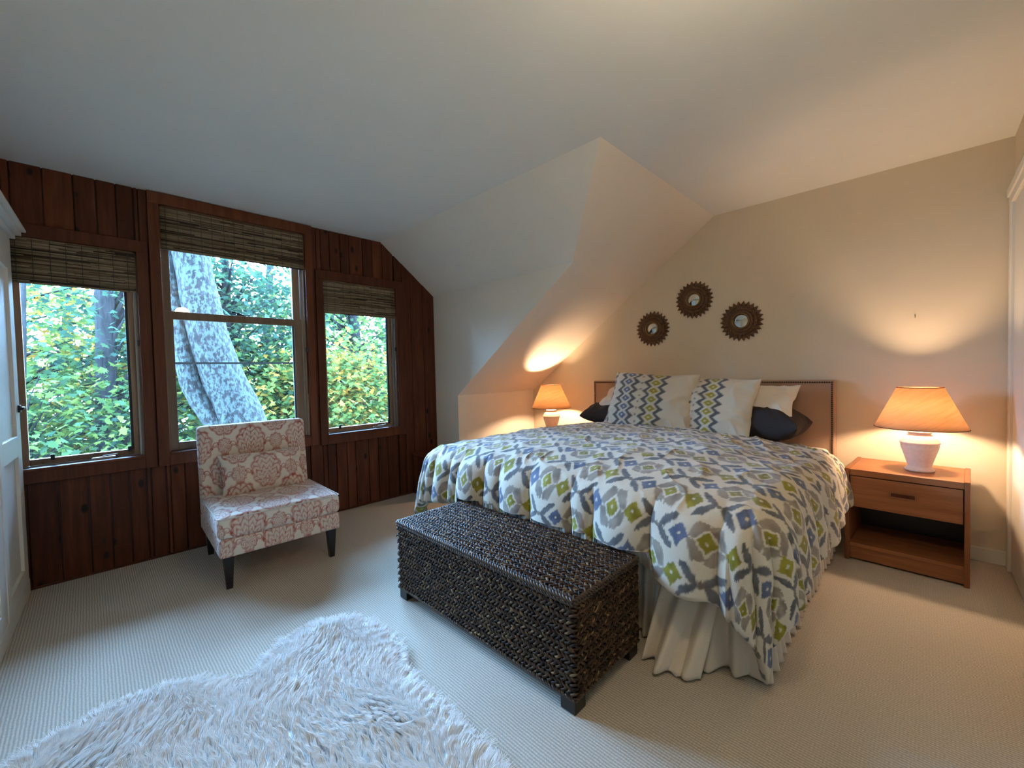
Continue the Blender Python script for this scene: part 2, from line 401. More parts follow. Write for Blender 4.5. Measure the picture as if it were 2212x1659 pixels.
def window(n, w, kind):
    y0, y1, z0, z1 = w['y0'], w['y1'], w['z0'], w['z1']
    t = empty('window_%d' % n, kind='structure')
    prot = .022 if n != 2 else .030
    zc = min(z1+.075, H-.002)
    # casing boards around the opening
    box('casing', (0, y0-CW, z0-.085), (prot, y0, zc), M_case, t, .003)
    box('casing', (0, y1, z0-.085), (prot, y1+(CW if n != 3 else .085), zc), M_case, t, .003)
    box('casing', (0, y0-CW, z1), (prot+.002, y1+(CW if n != 3 else .085), zc), M_case, t, .003)
    box('apron', (0, y0, z0-.085), (prot, y1, z0-.006), M_case, t, .003)
    box('sill', (-.10, y0, z0-.012), (prot+.010, y1, z0+.003), M_case, t, .003)
    # jamb liners
    for a, b in ((y0, y0+.012), (y1-.012, y1)): box('jamb', (-.13, a, z0), (0, b, z1), M_sash, t)
    box('jamb', (-.13, y0, z1-.012), (0, y1, z1), M_sash, t)
    box('stop_strip', (-.055, y1-.020, z0), (-.040, y1-.012, z1), M_alu, t)
    if kind == 'crank':
        xf = -.070; f = .036
        a, b, c, d = y0+.010, y1-.012, z0+.006, z1-.012
        for nm, A, B in (('stile', (xf-.035, a, c), (xf, a+f, d)), ('stile', (xf-.035, b-f, c), (xf, b, d)),
                         ('rail', (xf-.035, a+f, c), (xf, b-f, c+f)), ('rail', (xf-.035, a+f, d-f), (xf, b-f, d))):
            box(nm, A, B, M_sash, t, .003)
        box('gasket', (xf-.020, b-f-.014, c+f), (xf-.004, b-f, d-f), M_screen, t)
        box('pane', (xf-.020, a+f-.004, c+f-.004), (xf-.016, b-f+.004, d-f+.004), M_glass, t)
        # crank operator and sash locks
        op = box('crank_base', (-.060, y1-.25, z0+.003), (-.030, y1-.14, z0+.018), M_alu, t, .004)
        tubes('crank_handle', [([(-.035, y1-.20, z0+.022), (-.015, y1-.17, z0+.026), (-.012, y1-.13, z0+.030)], .005)], M_alu, op)
        for yy in (y0+.13, y1-.08):
            box('sash_lock', (-.072, yy, z0+.030), (-.055, yy+.018, z0+.065), M_metal, t, .002)
        tubes('cord', [([(-.012, y1-.006, z1-.3), (-.010, y1-.004, (z0+z1)/2), (-.012, y1-.006, z0+.35)], .0022)], M_dark, t, 5)
        box('cord_cleat', (-.015, y1-.014, 1.42), (.004, y1-.002, 1.46), M_metal, t, .002)
    else:
        a, b = y0+.014, y1-.016; zr0, zr1 = 1.620, 1.672
        # upper (outer) sash
        xf = -.085
        for nm, A, B in (('stile', (xf-.03, a, zr0), (xf, a+.042, z1-.012)), ('stile', (xf-.03, b-.055, zr0), (xf, b, z1-.012)),
                         ('rail', (xf-.03, a+.042, z1-.06), (xf, b-.055, z1-.012)), ('meeting_rail', (xf-.03, a+.042, zr0), (xf, b-.055, zr1))):
            box(nm, A, B, M_sash, t, .003)
        box('pane', (xf-.018, a+.038, zr1-.004), (xf-.014, b-.050, z1-.056), M_glass, t)
        # lower (inner) sash
        xf = -.052
        for nm, A, B in (('stile', (xf-.03, a, z0+.003), (xf, a+.046, zr1)), ('stile', (xf-.03, b-.060, z0+.003), (xf, b, zr1)),
                         ('rail', (xf-.03, a+.046, z0+.003), (xf, b-.060, z0+.055)), ('meeting_rail', (xf-.03, a+.046, zr0-.004), (xf, b-.060, zr1-.002))):
            box(nm, A, B, M_sash, t, .003)
        box('pane', (xf-.018, a+.042, z0+.050), (xf-.014, b-.056, zr0), M_glass, t)
        # storm screen bar seen through the lower sash
        box('muntin', (xf-.050, a+.03, 1.304), (xf-.038, b-.04, 1.318), M_screen, t)
        box('gasket', (xf-.030, b-.072, z0+.055), (xf-.020, b-.060, zr0), M_screen, t)
        lk_ = box('sash_lock', (-.075, (a+b)/2-.02, zr1), (-.055, (a+b)/2+.03, zr1+.012), M_metal, t, .003)
        tubes('lock_lever', [([(-.065, (a+b)/2+.01, zr1+.012), (-.055, (a+b)/2-.03, zr1+.020), (-.05, (a+b)/2-.055, zr1+.022)], .005)], M_metal, lk_)
        tubes('cord', [([(.004, y1-.004, z1-.3), (.003, y1-.004, 1.6), (.004, y1-.004, 1.05)], .0022)], M_dark, t, 5)
        box('cord_cleat', (.0, y1-.012, 1.40), (.034, y1+.002, 1.44), M_metal, t, .002)
    portal(y0, y1, z0, z1)
    return t
window(1, WINS[0], 'crank'); window(2, WINS[1], 'hung'); window(3, WINS[2], 'crank')

# woven bamboo roman shades, gathered at the top ---------------------
M_reed = m_vcol('bamboo_reed', .6, 300, .2, 0, .3)
def shade(w, zb, label, folds):
    y0, y1, z1 = w['y0']+.006, w['y1']-.006, w['z1']-.006
    t = empty('bamboo_shade', (0, (y0+y1)/2, zb), 0, label, 'window shade', 'woven bamboo roman shades')
    oy, oz = (y0+y1)/2, zb
    V = []; F = []; C = []
    def reed(ya, yb, z, x, h, c):
        o = len(V)
        for (yy, xx, zz) in [(ya, x, z), (yb, x, z), (yb, x-.003, z), (ya, x-.003, z), (ya, x, z+h), (yb, x, z+h), (yb, x-.003, z+h), (ya, x-.003, z+h)]:
            V.append((xx, yy-oy, zz-oz)); C.append(c)
        F.extend([(o, o+1, o+5, o+4), (o+4, o+5, o+6, o+7), (o+3, o+2, o+1, o), (o+1, o+2, o+6, o+5), (o, o+4, o+7, o+3)])
    z = zb
    base = np.array([(.20, .145, .085), (.27, .205, .125), (.13, .09, .052), (.33, .26, .165), (.045, .030, .020)])
    while z < z1-.004:
        h = random.choice([.0035, .0045, .006, .0075])
        # bulging folds near the bottom
        x = .006+.010*sum(math.exp(-((z-(zb+f))/.018)**2) for f in folds)
        y = y0
        while y < y1-.002:
            L = random.uniform(.06, .5); yb = min(y1, y+L)
            c = base[random.choices(range(5), [4, 5, 4, 3, 4])[0]]*random.uniform(.75, 1.25)
            reed(y, yb, z, x+random.uniform(-.001, .0015), h*.86, tuple(c)); y = yb
        z += h
    tag(fastmesh('reed_weave', V, F, M_reed, t, col=np.array(C)), kind='stuff')
    k = max(4, int((y1-y0)/.062)); L = []
    for i in range(k):
        yy = y0+(i+.5)/k*(y1-y0)+random.uniform(-.006, .006)-oy
        P = []
        for zz in np.linspace(zb, z1, 24):
            x = .0085+.010*sum(math.exp(-((zz-(zb+f))/.018)**2) for f in folds)
            P.append((x, yy, zz-oz))
        L.append((P, .0013))
    tag(tubes('binding_thread', L, M_dark, t, 4), kind='stuff')
    box('backing', (-.004, y0-oy, 0.002), (.001, y1-oy, z1-oz), M_case, t)
    box('headrail', (-.03, y0-oy, z1-oz-.02), (-.005, y1-oy, z1-oz), M_case, t)
    return t
shade(WINS[0], 1.765, 'bamboo roman shade over the left crank window beside the white door', (.01, .055))
shade(WINS[1], 2.075, 'widest bamboo roman shade over the tall middle double-hung window', (.012, .06))
shade(WINS[2], 1.735, 'narrowest bamboo roman shade over the right crank window', (.012, .075, .135))

# white built-in wardrobe at the left edge, seen almost edge-on ------------------------
def wardrobe():
    t = empty('wardrobe', (.050, -3.972, 0), math.radians(-2.2), 'white painted panelled wardrobe with black latch at the left edge of the picture', 'wardrobe')
    w, h = 1.30, 2.00; D = .48
    box('carcass', (0, -D, 0), (w, -.024, h-.02), M_white, t)
    box('plinth', (-.006, -D, 0), (w, -.002, .085), M_white, t, .004)
    sw = .075
    for a, b in ((0, sw), (w/2-sw/2, w/2+sw/2), (w-sw, w)): box('face_stile', (a, -.030, .085), (b, -.004, h), M_white, t, .003)
    box('face_rail', (sw, -.030, h-.10), (w-sw, -.004, h), M_white, t, .003)
    for a in (sw+.003, w/2+sw/2+.003):
        b = a+w/2-1.5*sw-.006; d = empty('door'); d.parent = t
        z0, z1, s_ = .09, h-.105, .07
        box('stile', (a, -.024, z0), (a+s_, 0, z1), M_white, d, .003); box('stile', (b-s_, -.024, z0), (b, 0, z1), M_white, d, .003)
        for p, q in ((z0, z0+.09), (.80, .91), (z1-.09, z1)): box('rail', (a+s_, -.024, p), (b-s_, 0, q), M_white, d, .003)
        for p, q in ((z0+.09, .80), (.91, z1-.09)): box('panel', (a+s_-.003, -.022, p-.003), (b-s_+.003, -.014, q+.003), M_white, d)
    box('latch', (.050, -.006, 1.035), (.095, .010, 1.075), M_metal, t, .004)
    tubes('latch_bolt', [([(.030, .014, 1.056), (.07, .014, 1.056), (.12, .014, 1.056)], .009)], M_metal, t, 10)
    for z0, z1, e in ((h, h+.022, .020), (h+.022, h+.045, .042), (h+.045, h+.06, .060)):
        box('crown_moulding', (-e*.3, -D, z0), (w, e-.004, z1), M_white, t, .004)
wardrobe()

# baseboards, right-hand door casing ------------------------------------
st(box('baseboard_back', (K, -.014, 0), (R-.012, 0, .085), M_white, None, .004))
st(box('baseboard_knee', (K, YC, 0), (K+.014, -.014, .085), M_white, None, .004))
st(box('baseboard_alcove', (.40, YC-.014, 0), (K+.014, YC, .085), M_white, None, .003)) if False else None
def right_door():
    t = empty('door_2', kind='structure')
    y = -.012
    for d, x in ((0, .020), (.034, .012), (.050, .022)):
        box('casing', (R-x, y-d-.034 if d != .034 else y-d-.016, 0), (R, y-d, 2.075), M_white, t, .004)
    for z, x in ((2.065, .022), (2.11, .030)):
        box('head_casing', (R-x, -1.02, z), (R, y, z+.045), M_white, t, .004)
    box('casing', (R-.022, -1.02, 0), (R, -.94, 2.075), M_white, t, .004)
    s = box('door_slab', (R-.008, -.94, .01), (R, -.100, 2.06), M_white, t, .003)
    return t
right_door()

# wall outlet beside the bed
t = empty('wall_outlet', (3.262, -.004, .37), 0, 'ivory electrical outlet low on the wall between bed and nightstand', 'outlet')
box('cover_plate', (-.036, -.004, -.058), (.036, .004, .058), M_plate, t, .003)
for dz in (-.026, .026):
    s = box('socket', (-.017, -.0065, dz-.015), (.017, -.003, dz+.015), M_plate, t, .003)
    box('slot', (-.008, -.0072, dz-.006), (-.005, -.006, dz+.006), M_dark, s); box('slot', (.005, -.0072, dz-.006), (.008, -.006, dz+.006), M_dark, s)
# small hook nail on wall
t = tubes('picture_hook', [([(0, .002, .012), (0, -.006, .004), (0, -.010, -.004), (0, -.008, -.010), (0, -.004, -.008)], .0015)], M_metal, None, 6)
t.location = (3.626, 0, 1.486); tag(t, 'tiny bare metal picture hook on the beige wall above the right lamp', 'hook')


# ------------------------------------------------------------------ printed patterns (albedo only)
CREAM = np.array(lin(204, 194, 176)); SLATE = np.array(lin(106, 105, 106)); TAUPE = np.array(lin(150, 137, 124))
OLIVE = np.array(lin(150, 140, 48)); BLUE = np.array(lin(102, 110, 134)); CORAL = np.array(lin(164, 74, 56))
def put(c, m, col):
    m = np.clip(m, 0, 1)[..., None]; c[:] = c*(1-m)+np.array(col)*m
def soft(d, w=.003): return 1-sstep(-w, w, d)
def ikat(u, v):
    """dots on a centred lattice; slate brackets, blue and olive diamonds along the rows, taupe ringed eyes between"""
    A, B = .40, .150
    v = v+.0055*vnoise(u*230, v*30); u = u+.004*vnoise(u*25+9, v*25)
    wj = .0035*vnoise(u*60+3, v*60)
    c = np.empty(u.shape+(3,)); c[:] = CREAM
    wash = (.80+.28*vnoise(u*38, v*38))
    row = np.floor(v/B+.5)
    for sh in (0,):
        vv = v-row*B; uu = u-(row % 2)*A/2
        x = (uu/A+.5-np.floor(uu/A+.5)-.5)*A      # distance to nearest dot in this row
        y = vv
        # eye between dots of this row
        xe = (uu/A-np.floor(uu/A)-.5)*A
        de = np.abs(xe)/.044+np.abs(y)/.054
        rr = (np.abs(xe/.066)**1.55+np.abs(y/.104)**1.55)**(1/1.55)
        ring = (soft(de-1.02+wj*12, .06))*(1-soft(.60-0*de-0, .001))
        ring = soft(rr-1+wj*12, .05)*sstep(.92, 1.04, de+wj*14)*(1-soft(np.abs(xe)-.0035-wj, .002)*sstep(.054, .066, np.abs(y)))
        ring = ring*(1-soft(np.abs(y)-.004, .002)*sstep(.040, .052, np.abs(xe)))
        put(c, ring*.95, TAUPE); 
        put(c, soft(np.abs(xe)/.031+np.abs(y)/.037-1+wj*14, .08), OLIVE*.95)
        put(c, soft(np.hypot(xe, y*.7)-.0045, .002), CREAM)
        # blue diamond right of the dot, olive diamond left of it
        for s, colr in ((1, BLUE), (-1, OLIVE)):
            xd = x*s-.100
            put(c, soft(np.abs(xd)/.040+np.abs(y)/.047-1+wj*14, .07), colr)
            put(c, soft(np.hypot(xd-.002, (y-.003)*.7)-.006, .002), CREAM)
            # bracket: two leaves meeting at an apex by the dot
            xa = x*s-.020; ya = np.abs(y)
            t = (xa*.70+ya*.714); dd = np.abs(-xa*.714+ya*.70-.004)
            lf = np.sin(np.clip((t+.012)/.104, 0, 1)*PI)**.55*.0150
            put(c, soft(dd-lf+wj, .003)*(t > -.012)*(t < .092), SLATE)
        put(c, soft(np.hypot(x, y)-.011+wj, .002), TAUPE*.75)
    # ring of the next rows reaching in: eyes above and below dots are handled by their own rows
    k = (1-np.abs(c-CREAM).sum(-1) < .999)[..., None]
    return np.where(k, c*(wash[..., None]*.9+.12), c)
def zigzag(u, v, plain_right=True):
    """pillow sham: u 0..1 across, v 0..1 up; columns of diamonds inside zigzag bands"""
    c = np.empty(u.shape+(3,)); c[:] = CREAM
    u = u+.004*vnoise(u*40, v*160)
    P = .142
    tri = np.abs(((v/P) % 1)-.5)*2         # 0..1
    for c0, colr in ((.25, BLUE*.95), (.57, OLIVE)):
        x = u-c0
        e = np.abs(x)
        inner = .02          # cream outline of the diamond chain
        dia = np.abs(x)/.056+np.abs(((v/P) % 1)-.5)/.40
        out1 = .030+.052*(1-tri); out2 = out1+.040+.018*(1-tri)
        put(c, soft(out1-e, .006)*soft(e-out2, .006), SLATE*.72)
        put(c, soft(dia-1, .12), colr)
        put(c, soft(np.hypot(x/.010, (((v/P) % 1)-.5)/.10)-1, .2), CREAM)
    put(c, soft(np.hypot((u-.412)/.014, ((((v+.03)/(P*.75)) % 1)-.5)/.16)-1, .2), TAUPE*.8)
    x = np.abs(u-.035)
    put(c, soft(x-.012-.008*np.sin(v*2*PI/P*1.3), .004), SLATE)
    return c
def damask(u, v, flip=1):
    Wd, Hd = .315, .36
    c = np.empty(u.shape+(3,)); c[:] = np.array(lin(222, 214, 200))
    inkc = CORAL
    def medal(x, y, a, b, ears):
        th = np.arctan2(x/a, (y+.95*b)/(1.25*b)); r = np.hypot(x/a, y/b); rb = np.hypot(x/a, (y+.95*b)/(1.05*b))
        ta = np.arctan2(x, y)
        ins = soft(r-.90-.10*np.abs(np.cos(5.5*ta))-.05*np.cos(ta), .05)
        nb_ = 7.0
        br = soft(np.abs(np.sin(th*nb_))-.20+.08*rb, .10)
        sc = np.abs(((rb*3.6+.30*np.cos(2*nb_*th)) % 1)-.5); arc = soft(sc-.13, .06)
        bud = soft(np.hypot(np.sin(th*nb_*2)*.8, (((rb*3.6+.5) % 1)-.5)*2.2)-.34, .1)
        rim = soft(np.abs(r-.84-.09*np.abs(np.cos(5.5*ta)))-.045, .03)
        m = ins*(.22+.78*np.clip(br*.9+arc*.85+bud*.9+rim, 0, 1))
        m = np.maximum(m, soft(np.abs(x)-.022*a, .0015)*soft(np.abs(y+.5*b)-.55*b, .004))
        if ears:
            for s in (-1, 1):
                ex, ey = x-s*1.12*a, y-.02*b
                re = np.hypot(ex, ey); ts = np.arctan2(ey, -ex*s)
                sp = .007+.0022*(ts+PI)
                m = np.maximum(m, .9*soft(np.abs(re-sp)-.0030, .0015)); m = np.maximum(m, soft(re-.0035, .0015))
                m = np.maximum(m, .8*soft(np.abs(y+.10*b-.35*(np.abs(x)-.9*a))-.003, .002)*(np.abs(x) > .85*a)*(np.abs(x) < 1.05*a))
        return m
    tot = np.zeros(u.shape)
    for (ox, oy) in ((0, 0), (.5, .5)):
        x = ((u/Wd+ox) % 1-.5)*Wd; y = ((v/Hd+oy) % 1-.5)*Hd
        tot = np.maximum(tot, medal(x, y, .096, .125, True))
        x2 = ((u/Wd+ox+.5) % 1-.5)*Wd; y2 = ((v/Hd+oy+.02) % 1-.5)*Hd
        tot = np.maximum(tot, medal(x2, y2, .044, .058, False)*(1 if True else 0))
    tot = tot*(.80+.25*vnoise(u*60, v*60))
    put(c, tot, inkc)
    return c

# ------------------------------------------------------------------ bed
bed = empty('upholstered_bed', (2.25, -.05, 0), 0, 'king bed with tan upholstered headboard edged in dark nailheads and ivory ruffled skirt', 'bed')
bx, by = 2.25, -.05
def rel(o, ox, oy, oz=0):   # helper to shift mesh data into the parent's frame
    o.data.transform(Matrix.Translation((-ox, -oy, -oz))); return o
rel(box('headboard', (1.27, -.088, .14), (3.23, -.008, 1.085), M_headb, bed, .012, 3, True), bx, by)
def nails():
    V = []; F = []
    def nail(x, z):
        o = len(V); r = .0065; V.append((x, -.0955, z))
        for k in range(6): V.append((x+r*.7*math.cos(k*PI/3), -.0935, z+r*.7*math.sin(k*PI/3)))
        for k in range(6): V.append((x+r*math.cos(k*PI/3), -.0885, z+r*math.sin(k*PI/3)))
        for k in range(6):
            F.append((o, o+1+(k+1) % 6, o+1+k)); F.append((o+1+k, o+1+(k+1) % 6, o+7+(k+1) % 6, o+7+k))
    n = 138
    for i in range(n): nail(1.286+i/(n-1)*(3.214-1.286), 1.069)
    for i in range(1, 60):
        nail(1.286, 1.069-i*.01405); nail(3.214, 1.069-i*.01405)
    o = mesh('nailhead_trim', V, F, M_nail, bed); tag(o, 'dark bronze nailhead trim', kind='stuff'); rel(o, bx, by)
nails()
rel(box('headboard_leg', (1.30, -.07, 0), (1.36, -.02, .14), M_dark, bed), bx, by); rel(box('headboard_leg', (3.14, -.07, 0), (3.20, -.02, .14), M_dark, bed), bx, by)
rel(box('box_spring', (1.31, -1.93, .10), (3.19, -.10, .36), M_cotton, bed, .02), bx, by)
rel(box('mattress', (1.29, -1.94, .36), (3.21, -.095, .615), M_cotton, bed, .06, 4, True), bx, by)
def skirt():
    xL, xR, yF, zt_ = 1.285, 3.225, -1.965, .36
    # path: left side (head to foot), front, right side (foot to head), rounded corners
    pts = []; rc = .05
    def arc(cx, cy, a0, a1):
        for a in np.linspace(a0, a1, 14): pts.append((cx+rc*math.cos(a), cy+rc*math.sin(a)))
    pts += [(xL, y) for y in np.linspace(-.12, yF+rc, 240)]
    arc(xL+rc, yF+rc, PI, 1.5*PI); pts += [(x, yF) for x in np.linspace(xL+rc, xR-rc, 300)][1:]
    arc(xR-rc, yF+rc, 1.5*PI, 2*PI); pts += [(xR, y) for y in np.linspace(yF+rc, -.12, 260)][1:]
    P = np.array(pts); d = np.r_[0, np.cumsum(np.hypot(*np.diff(P, axis=0).T))]
    n = 1500; s = np.linspace(0, d[-1], n); X = np.interp(s, d, P[:, 0]); Y = np.interp(s, d, P[:, 1])
    tx = np.gradient(X); ty = np.gradient(Y); L = np.hypot(tx, ty)+1e-9; nx_, ny_ = ty/L, -tx/L
    cxm, cym = 2.25, -1.0
    sg = np.sign(nx_*(X-cxm)+ny_*(Y-cym)); nx_, ny_ = nx_*sg, ny_*sg
    m = 26; V = []
    wl_ = s*2*PI/.075+2.2*vnoise(s*4, s*0)+1.2*vnoise(s*11, s*0+5)
    zz = np.linspace(0, 1, m)
    # loose corner where the sheet under the skirt flops outward at the foot end
    front = np.abs(Y-yF) < .06
    flop = np.exp(-((X-2.97)/.11)**2)*front*(1-sstep(3.06, 3.14, X))
    for q in zz:
        z = zt_*(1-q)+.006*q
        amp = .005+.020*q**.8
        w = np.sin(wl_)*amp*(1-.5*flop)+.010*q*vnoise(s*9, s*0+q*1.5)+.02*q
        fl = front*(1-sstep(3.02, 3.12, X))*(.05*q**1.5*(.5+.5*np.sin(s*2*PI/.34)))+flop*.13*q**1.6
        off = w+fl
        z2 = z+(.006*np.abs(np.sin(s*2*PI/.042*.5)))*(q == 1)*1.0-0*s
        z2 = np.where(q > .95, np.maximum(z2, .004), z2)
        V.append(np.stack([X+nx_*off, Y+ny_*off, z2+0*X], 1))
    V = np.concatenate(V)
    o = fastmesh('bed_skirt', V, gridfaces(m, n), M_skirt, bed, True); rel(o, bx, by)
    md = o.modifiers.new('thick', 'SOLIDIFY'); md.thickness = .002
    # long plain flap hanging out at the foot corner
    a, b = 44, 30; V = []
    for j in range(b):
        q = j/(b-1)
        for i in range(a):
            p = i/(a-1)
            x = 2.88+p*(.235-.02*q)-.03*q
            y = -1.985-.15*q**1.3-.026*math.sin(p*15+.5+q*1.5)*q**.7-.05*q*math.exp(-((p-.35)/.12)**2)
            z = .36*(1-q)+.010+.02*q*p*(1-p)
            V.append((x, y, z))
    o = fastmesh('sheet_flap', V, gridfaces(b, a), M_skirt, bed, True); rel(o, bx, by)
    md = o.modifiers.new('thick', 'SOLIDIFY'); md.thickness = .002
skirt()

# ------------------------------------------------------------------ duvet: a thick printed comforter draped over the mattress
def duvet():
    xL, xR, yF, yH = 1.235, 3.165, -1.915, -.44
    r = .15
    nx_, ny_ = 620, 520
    s = np.linspace(0, 1, nx_); t = np.linspace(0, 1, ny_)
    aL, aR, bF = .52, .56, .64            # nominal fabric overhang
    S_, T_ = np.meshgrid(s, t)
    # fabric coordinates (before hem shaping)
    a = (xL-aL)+S_*((xR+aR)-(xL-aL)); b = yH-T_*((yH-yF)+bF)
    # local overhang limits
    trunk = sstep(1.50, 1.72, a)*(1-sstep(2.74, 2.90, a))
    p = np.where(a < xL, a-xL, np.where(a > xR, a-xR, 0)); q = np.where(b < yF, yF-b, 0)
    # scale the front overhang: shorter over the trunk, longer toward the right corner
    fq = .48*(1-trunk)+.46*trunk+.05*sstep(2.80, 2.92, a)+.05*sstep(3.0, 3.3, a)+.02*(1-sstep(1.2, 1.5, a))-.03*np.exp(-((a-3.10)/.05)**2)
    q = q/bF*fq
    fp = np.where(a > xR, .46+.05*sstep(-.5, -1.2, b)+.03*np.sin(b*7+.6), .46)
    fp = np.where(a > xR, fp/aR, fp/aL); p = p*fp
    rho = np.hypot(p, q); 
    side = np.where(a > xR, 1.0, -1.0)
    phi = np.arctan2(q, np.abs(p))            # 0: straight out sideways, 90deg: straight to the front
    phi = np.where(rho < 1e-6, 0, phi)
    limit_p = np.where(a > xR, .46+.05*sstep(-.5, -1.2, b), .46)
    # hem distance measured along the radial direction
    rmaxd = np.where(q <= 1e-6, limit_p, np.where(np.abs(p) <= 1e-6, fq, 0))
    # for the corner rectangle: radial distance to hem
    cphi = np.maximum(np.cos(phi), 1e-4); sphi = np.maximum(np.sin(phi), 1e-4)
    lp = np.where(a > xR, .50, .46); lq = fq
    rmc = np.minimum(lp/cphi, lq/sphi)
    rm = np.where((q > 1e-6) & (np.abs(p) > 1e-6), rmc, np.where(q > 1e-6, fq, limit_p))
    # perimeter coordinate for folds
    ax = np.clip(a, xL, xR); by_ = np.clip(b, yF, yH)
    per = np.where(a > xR, xR+(PI/2-phi)*.30+(by_-yF), np.where(a < xL, xL-(PI/2-phi)*.30-(by_-yF), ax))
    cre = np.array([-1.6, -1.3, -1.05, -.8, -.55, -.3, -.05, .2, .42, .62, .80, .96, 1.08, 1.20, 1.30, 1.47, 1.57, 1.80, 1.93, 2.16, 2.44, 2.56, 2.87, 3.13, 3.30, 3.42, 3.60, 3.74, 3.93, 4.10, 4.30, 4.52, 4.75, 5.0, 5.3])
    jig = per+.020*vnoise(per*7, rho*9)*sstep(0, .3, rho)+.05*(rho-.2)*np.sin(per*5)
    idx = np.clip(np.searchsorted(cre, jig)-1, 0, len(cre)-2)
    w = cre[idx+1]-cre[idx]; f = (jig-cre[idx])/w
    hsh = (np.sin(idx*12.9898)*43758.5453) % 1
    prof = np.abs(np.sin(PI*np.clip(f, 0, 1)))**.55
    relr = rho/np.maximum(rm, .05)
    A = (.014+.23*w*(.45+.7*hsh))*sstep(.02, .34, rho)*(1-.40*sstep(.86, 1.0, relr))
    A = A*np.where(a > xR, np.where(q > 1e-6, 1.0, .62), 1.0)
    bul = A*prof
    # plateau height
    X0 = ax; Y0 = by_
    dx = (X0-2.2)/.98; dy = (Y0+1.15)/.80
    zt = .668+.085*np.clip(1-np.abs(dx)**3.2, 0, 1)*np.clip(1-.55*np.clip(-dy, 0, 2)**3, .3, 1)+.0*dy
    zt = zt-.035*sstep(-.75, -.45, Y0)
    zt = zt+.012*fbm(a*3.1+2, b*3.1, 3)+.010*(1-np.abs(vnoise(a*5.5+b*2.2, b*4.5-a*1.1)))**3*1.0
    cr = 1-np.abs(vnoise(a*7+3*b+.5*vnoise(b*5, a*5), b*4.5+7-a*1.5)); zt = zt+.007*(cr**5)*sstep(-.5, -1.6, b)
    cr2 = 1-np.abs(vnoise(a*4+1, b*13+3)); zt = zt+.009*(cr2**6)*(sstep(-1.0, -.55, b)+.5*sstep(2.9, 3.2, a))
    # edge drop: lobes start to swell the shoulder
    ang = np.clip(rho/r, 0, PI/2)
    rest = np.maximum(rho-r*PI/2, 0)
    roll = .030; over = np.maximum(rho-(rm-.075), 0); psi = np.clip(over/roll, 0, PI*.8)
    rest2 = np.maximum(np.minimum(rho, rm-.075)-r*PI/2, 0)
    lean = np.where(a > xR, .10-.10*sstep(0, .3, q), np.where(a < xL, .16, .10))
    lean = lean*(1-trunk*.7)
    out = r*np.sin(ang)+rest2*lean+bul*np.sin(np.clip(ang+.25, 0, PI/2))+roll*(np.cos(psi)-1)
    down = r*(1-np.cos(ang))+rest2*np.sqrt(1-lean**2)+roll*np.sin(psi)-bul*.55*np.cos(ang)*sstep(.0, .12, rho)
    ux = side*np.cos(phi); uy = -np.sin(phi)
    ux = np.where(np.abs(p) < 1e-6, 0, ux); uy = np.where(q < 1e-6, 0, uy)
    X = X0+ux*out; Y = Y0+uy*out; Z = zt-down
    Z = Z+.004*fbm(a*16, b*16, 3)*sstep(.0, .1, rho+.02)
    # rest on the trunk lid, floor
    on = (X > 1.62) & (X < 2.86) & (Y < -2.10)
    Z = np.where(on, np.maximum(Z, .432+.004*vnoise(a*20, b*20)), Z)
    Z = np.maximum(Z, .012)
    # head end: the duvet lies flat and tucks in below the pillows
    V = np.stack([X, Y, Z], -1).reshape(-1, 3)
    # fabric coordinate for the print (with true arc length so it does not stretch)
    fu = X0+np.where(np.abs(p) > 1e-6, side*rho*np.cos(phi), 0); fv = Y0-np.where(q > 1e-6, rho*np.sin(phi), 0)
    rot = math.radians(6); cu = fu*math.cos(rot)-fv*math.sin(rot); cv = fu*math.sin(rot)+fv*math.cos(rot)
    C = ikat(cu.ravel()+.10, cv.ravel()+.03)
    o = fastmesh('duvet', V, gridfaces(ny_, nx_)[:, ::-1], M_print, None, True, C)
    o.data.transform(Matrix.Translation((-2.25, 1.15, -.6))); o.location = (2.25, -1.15, .6)
    tag(o, 'puffy cream duvet printed with slate, taupe, olive and blue ikat diamonds, draped over the bed', 'duvet')
    return o
duvet()

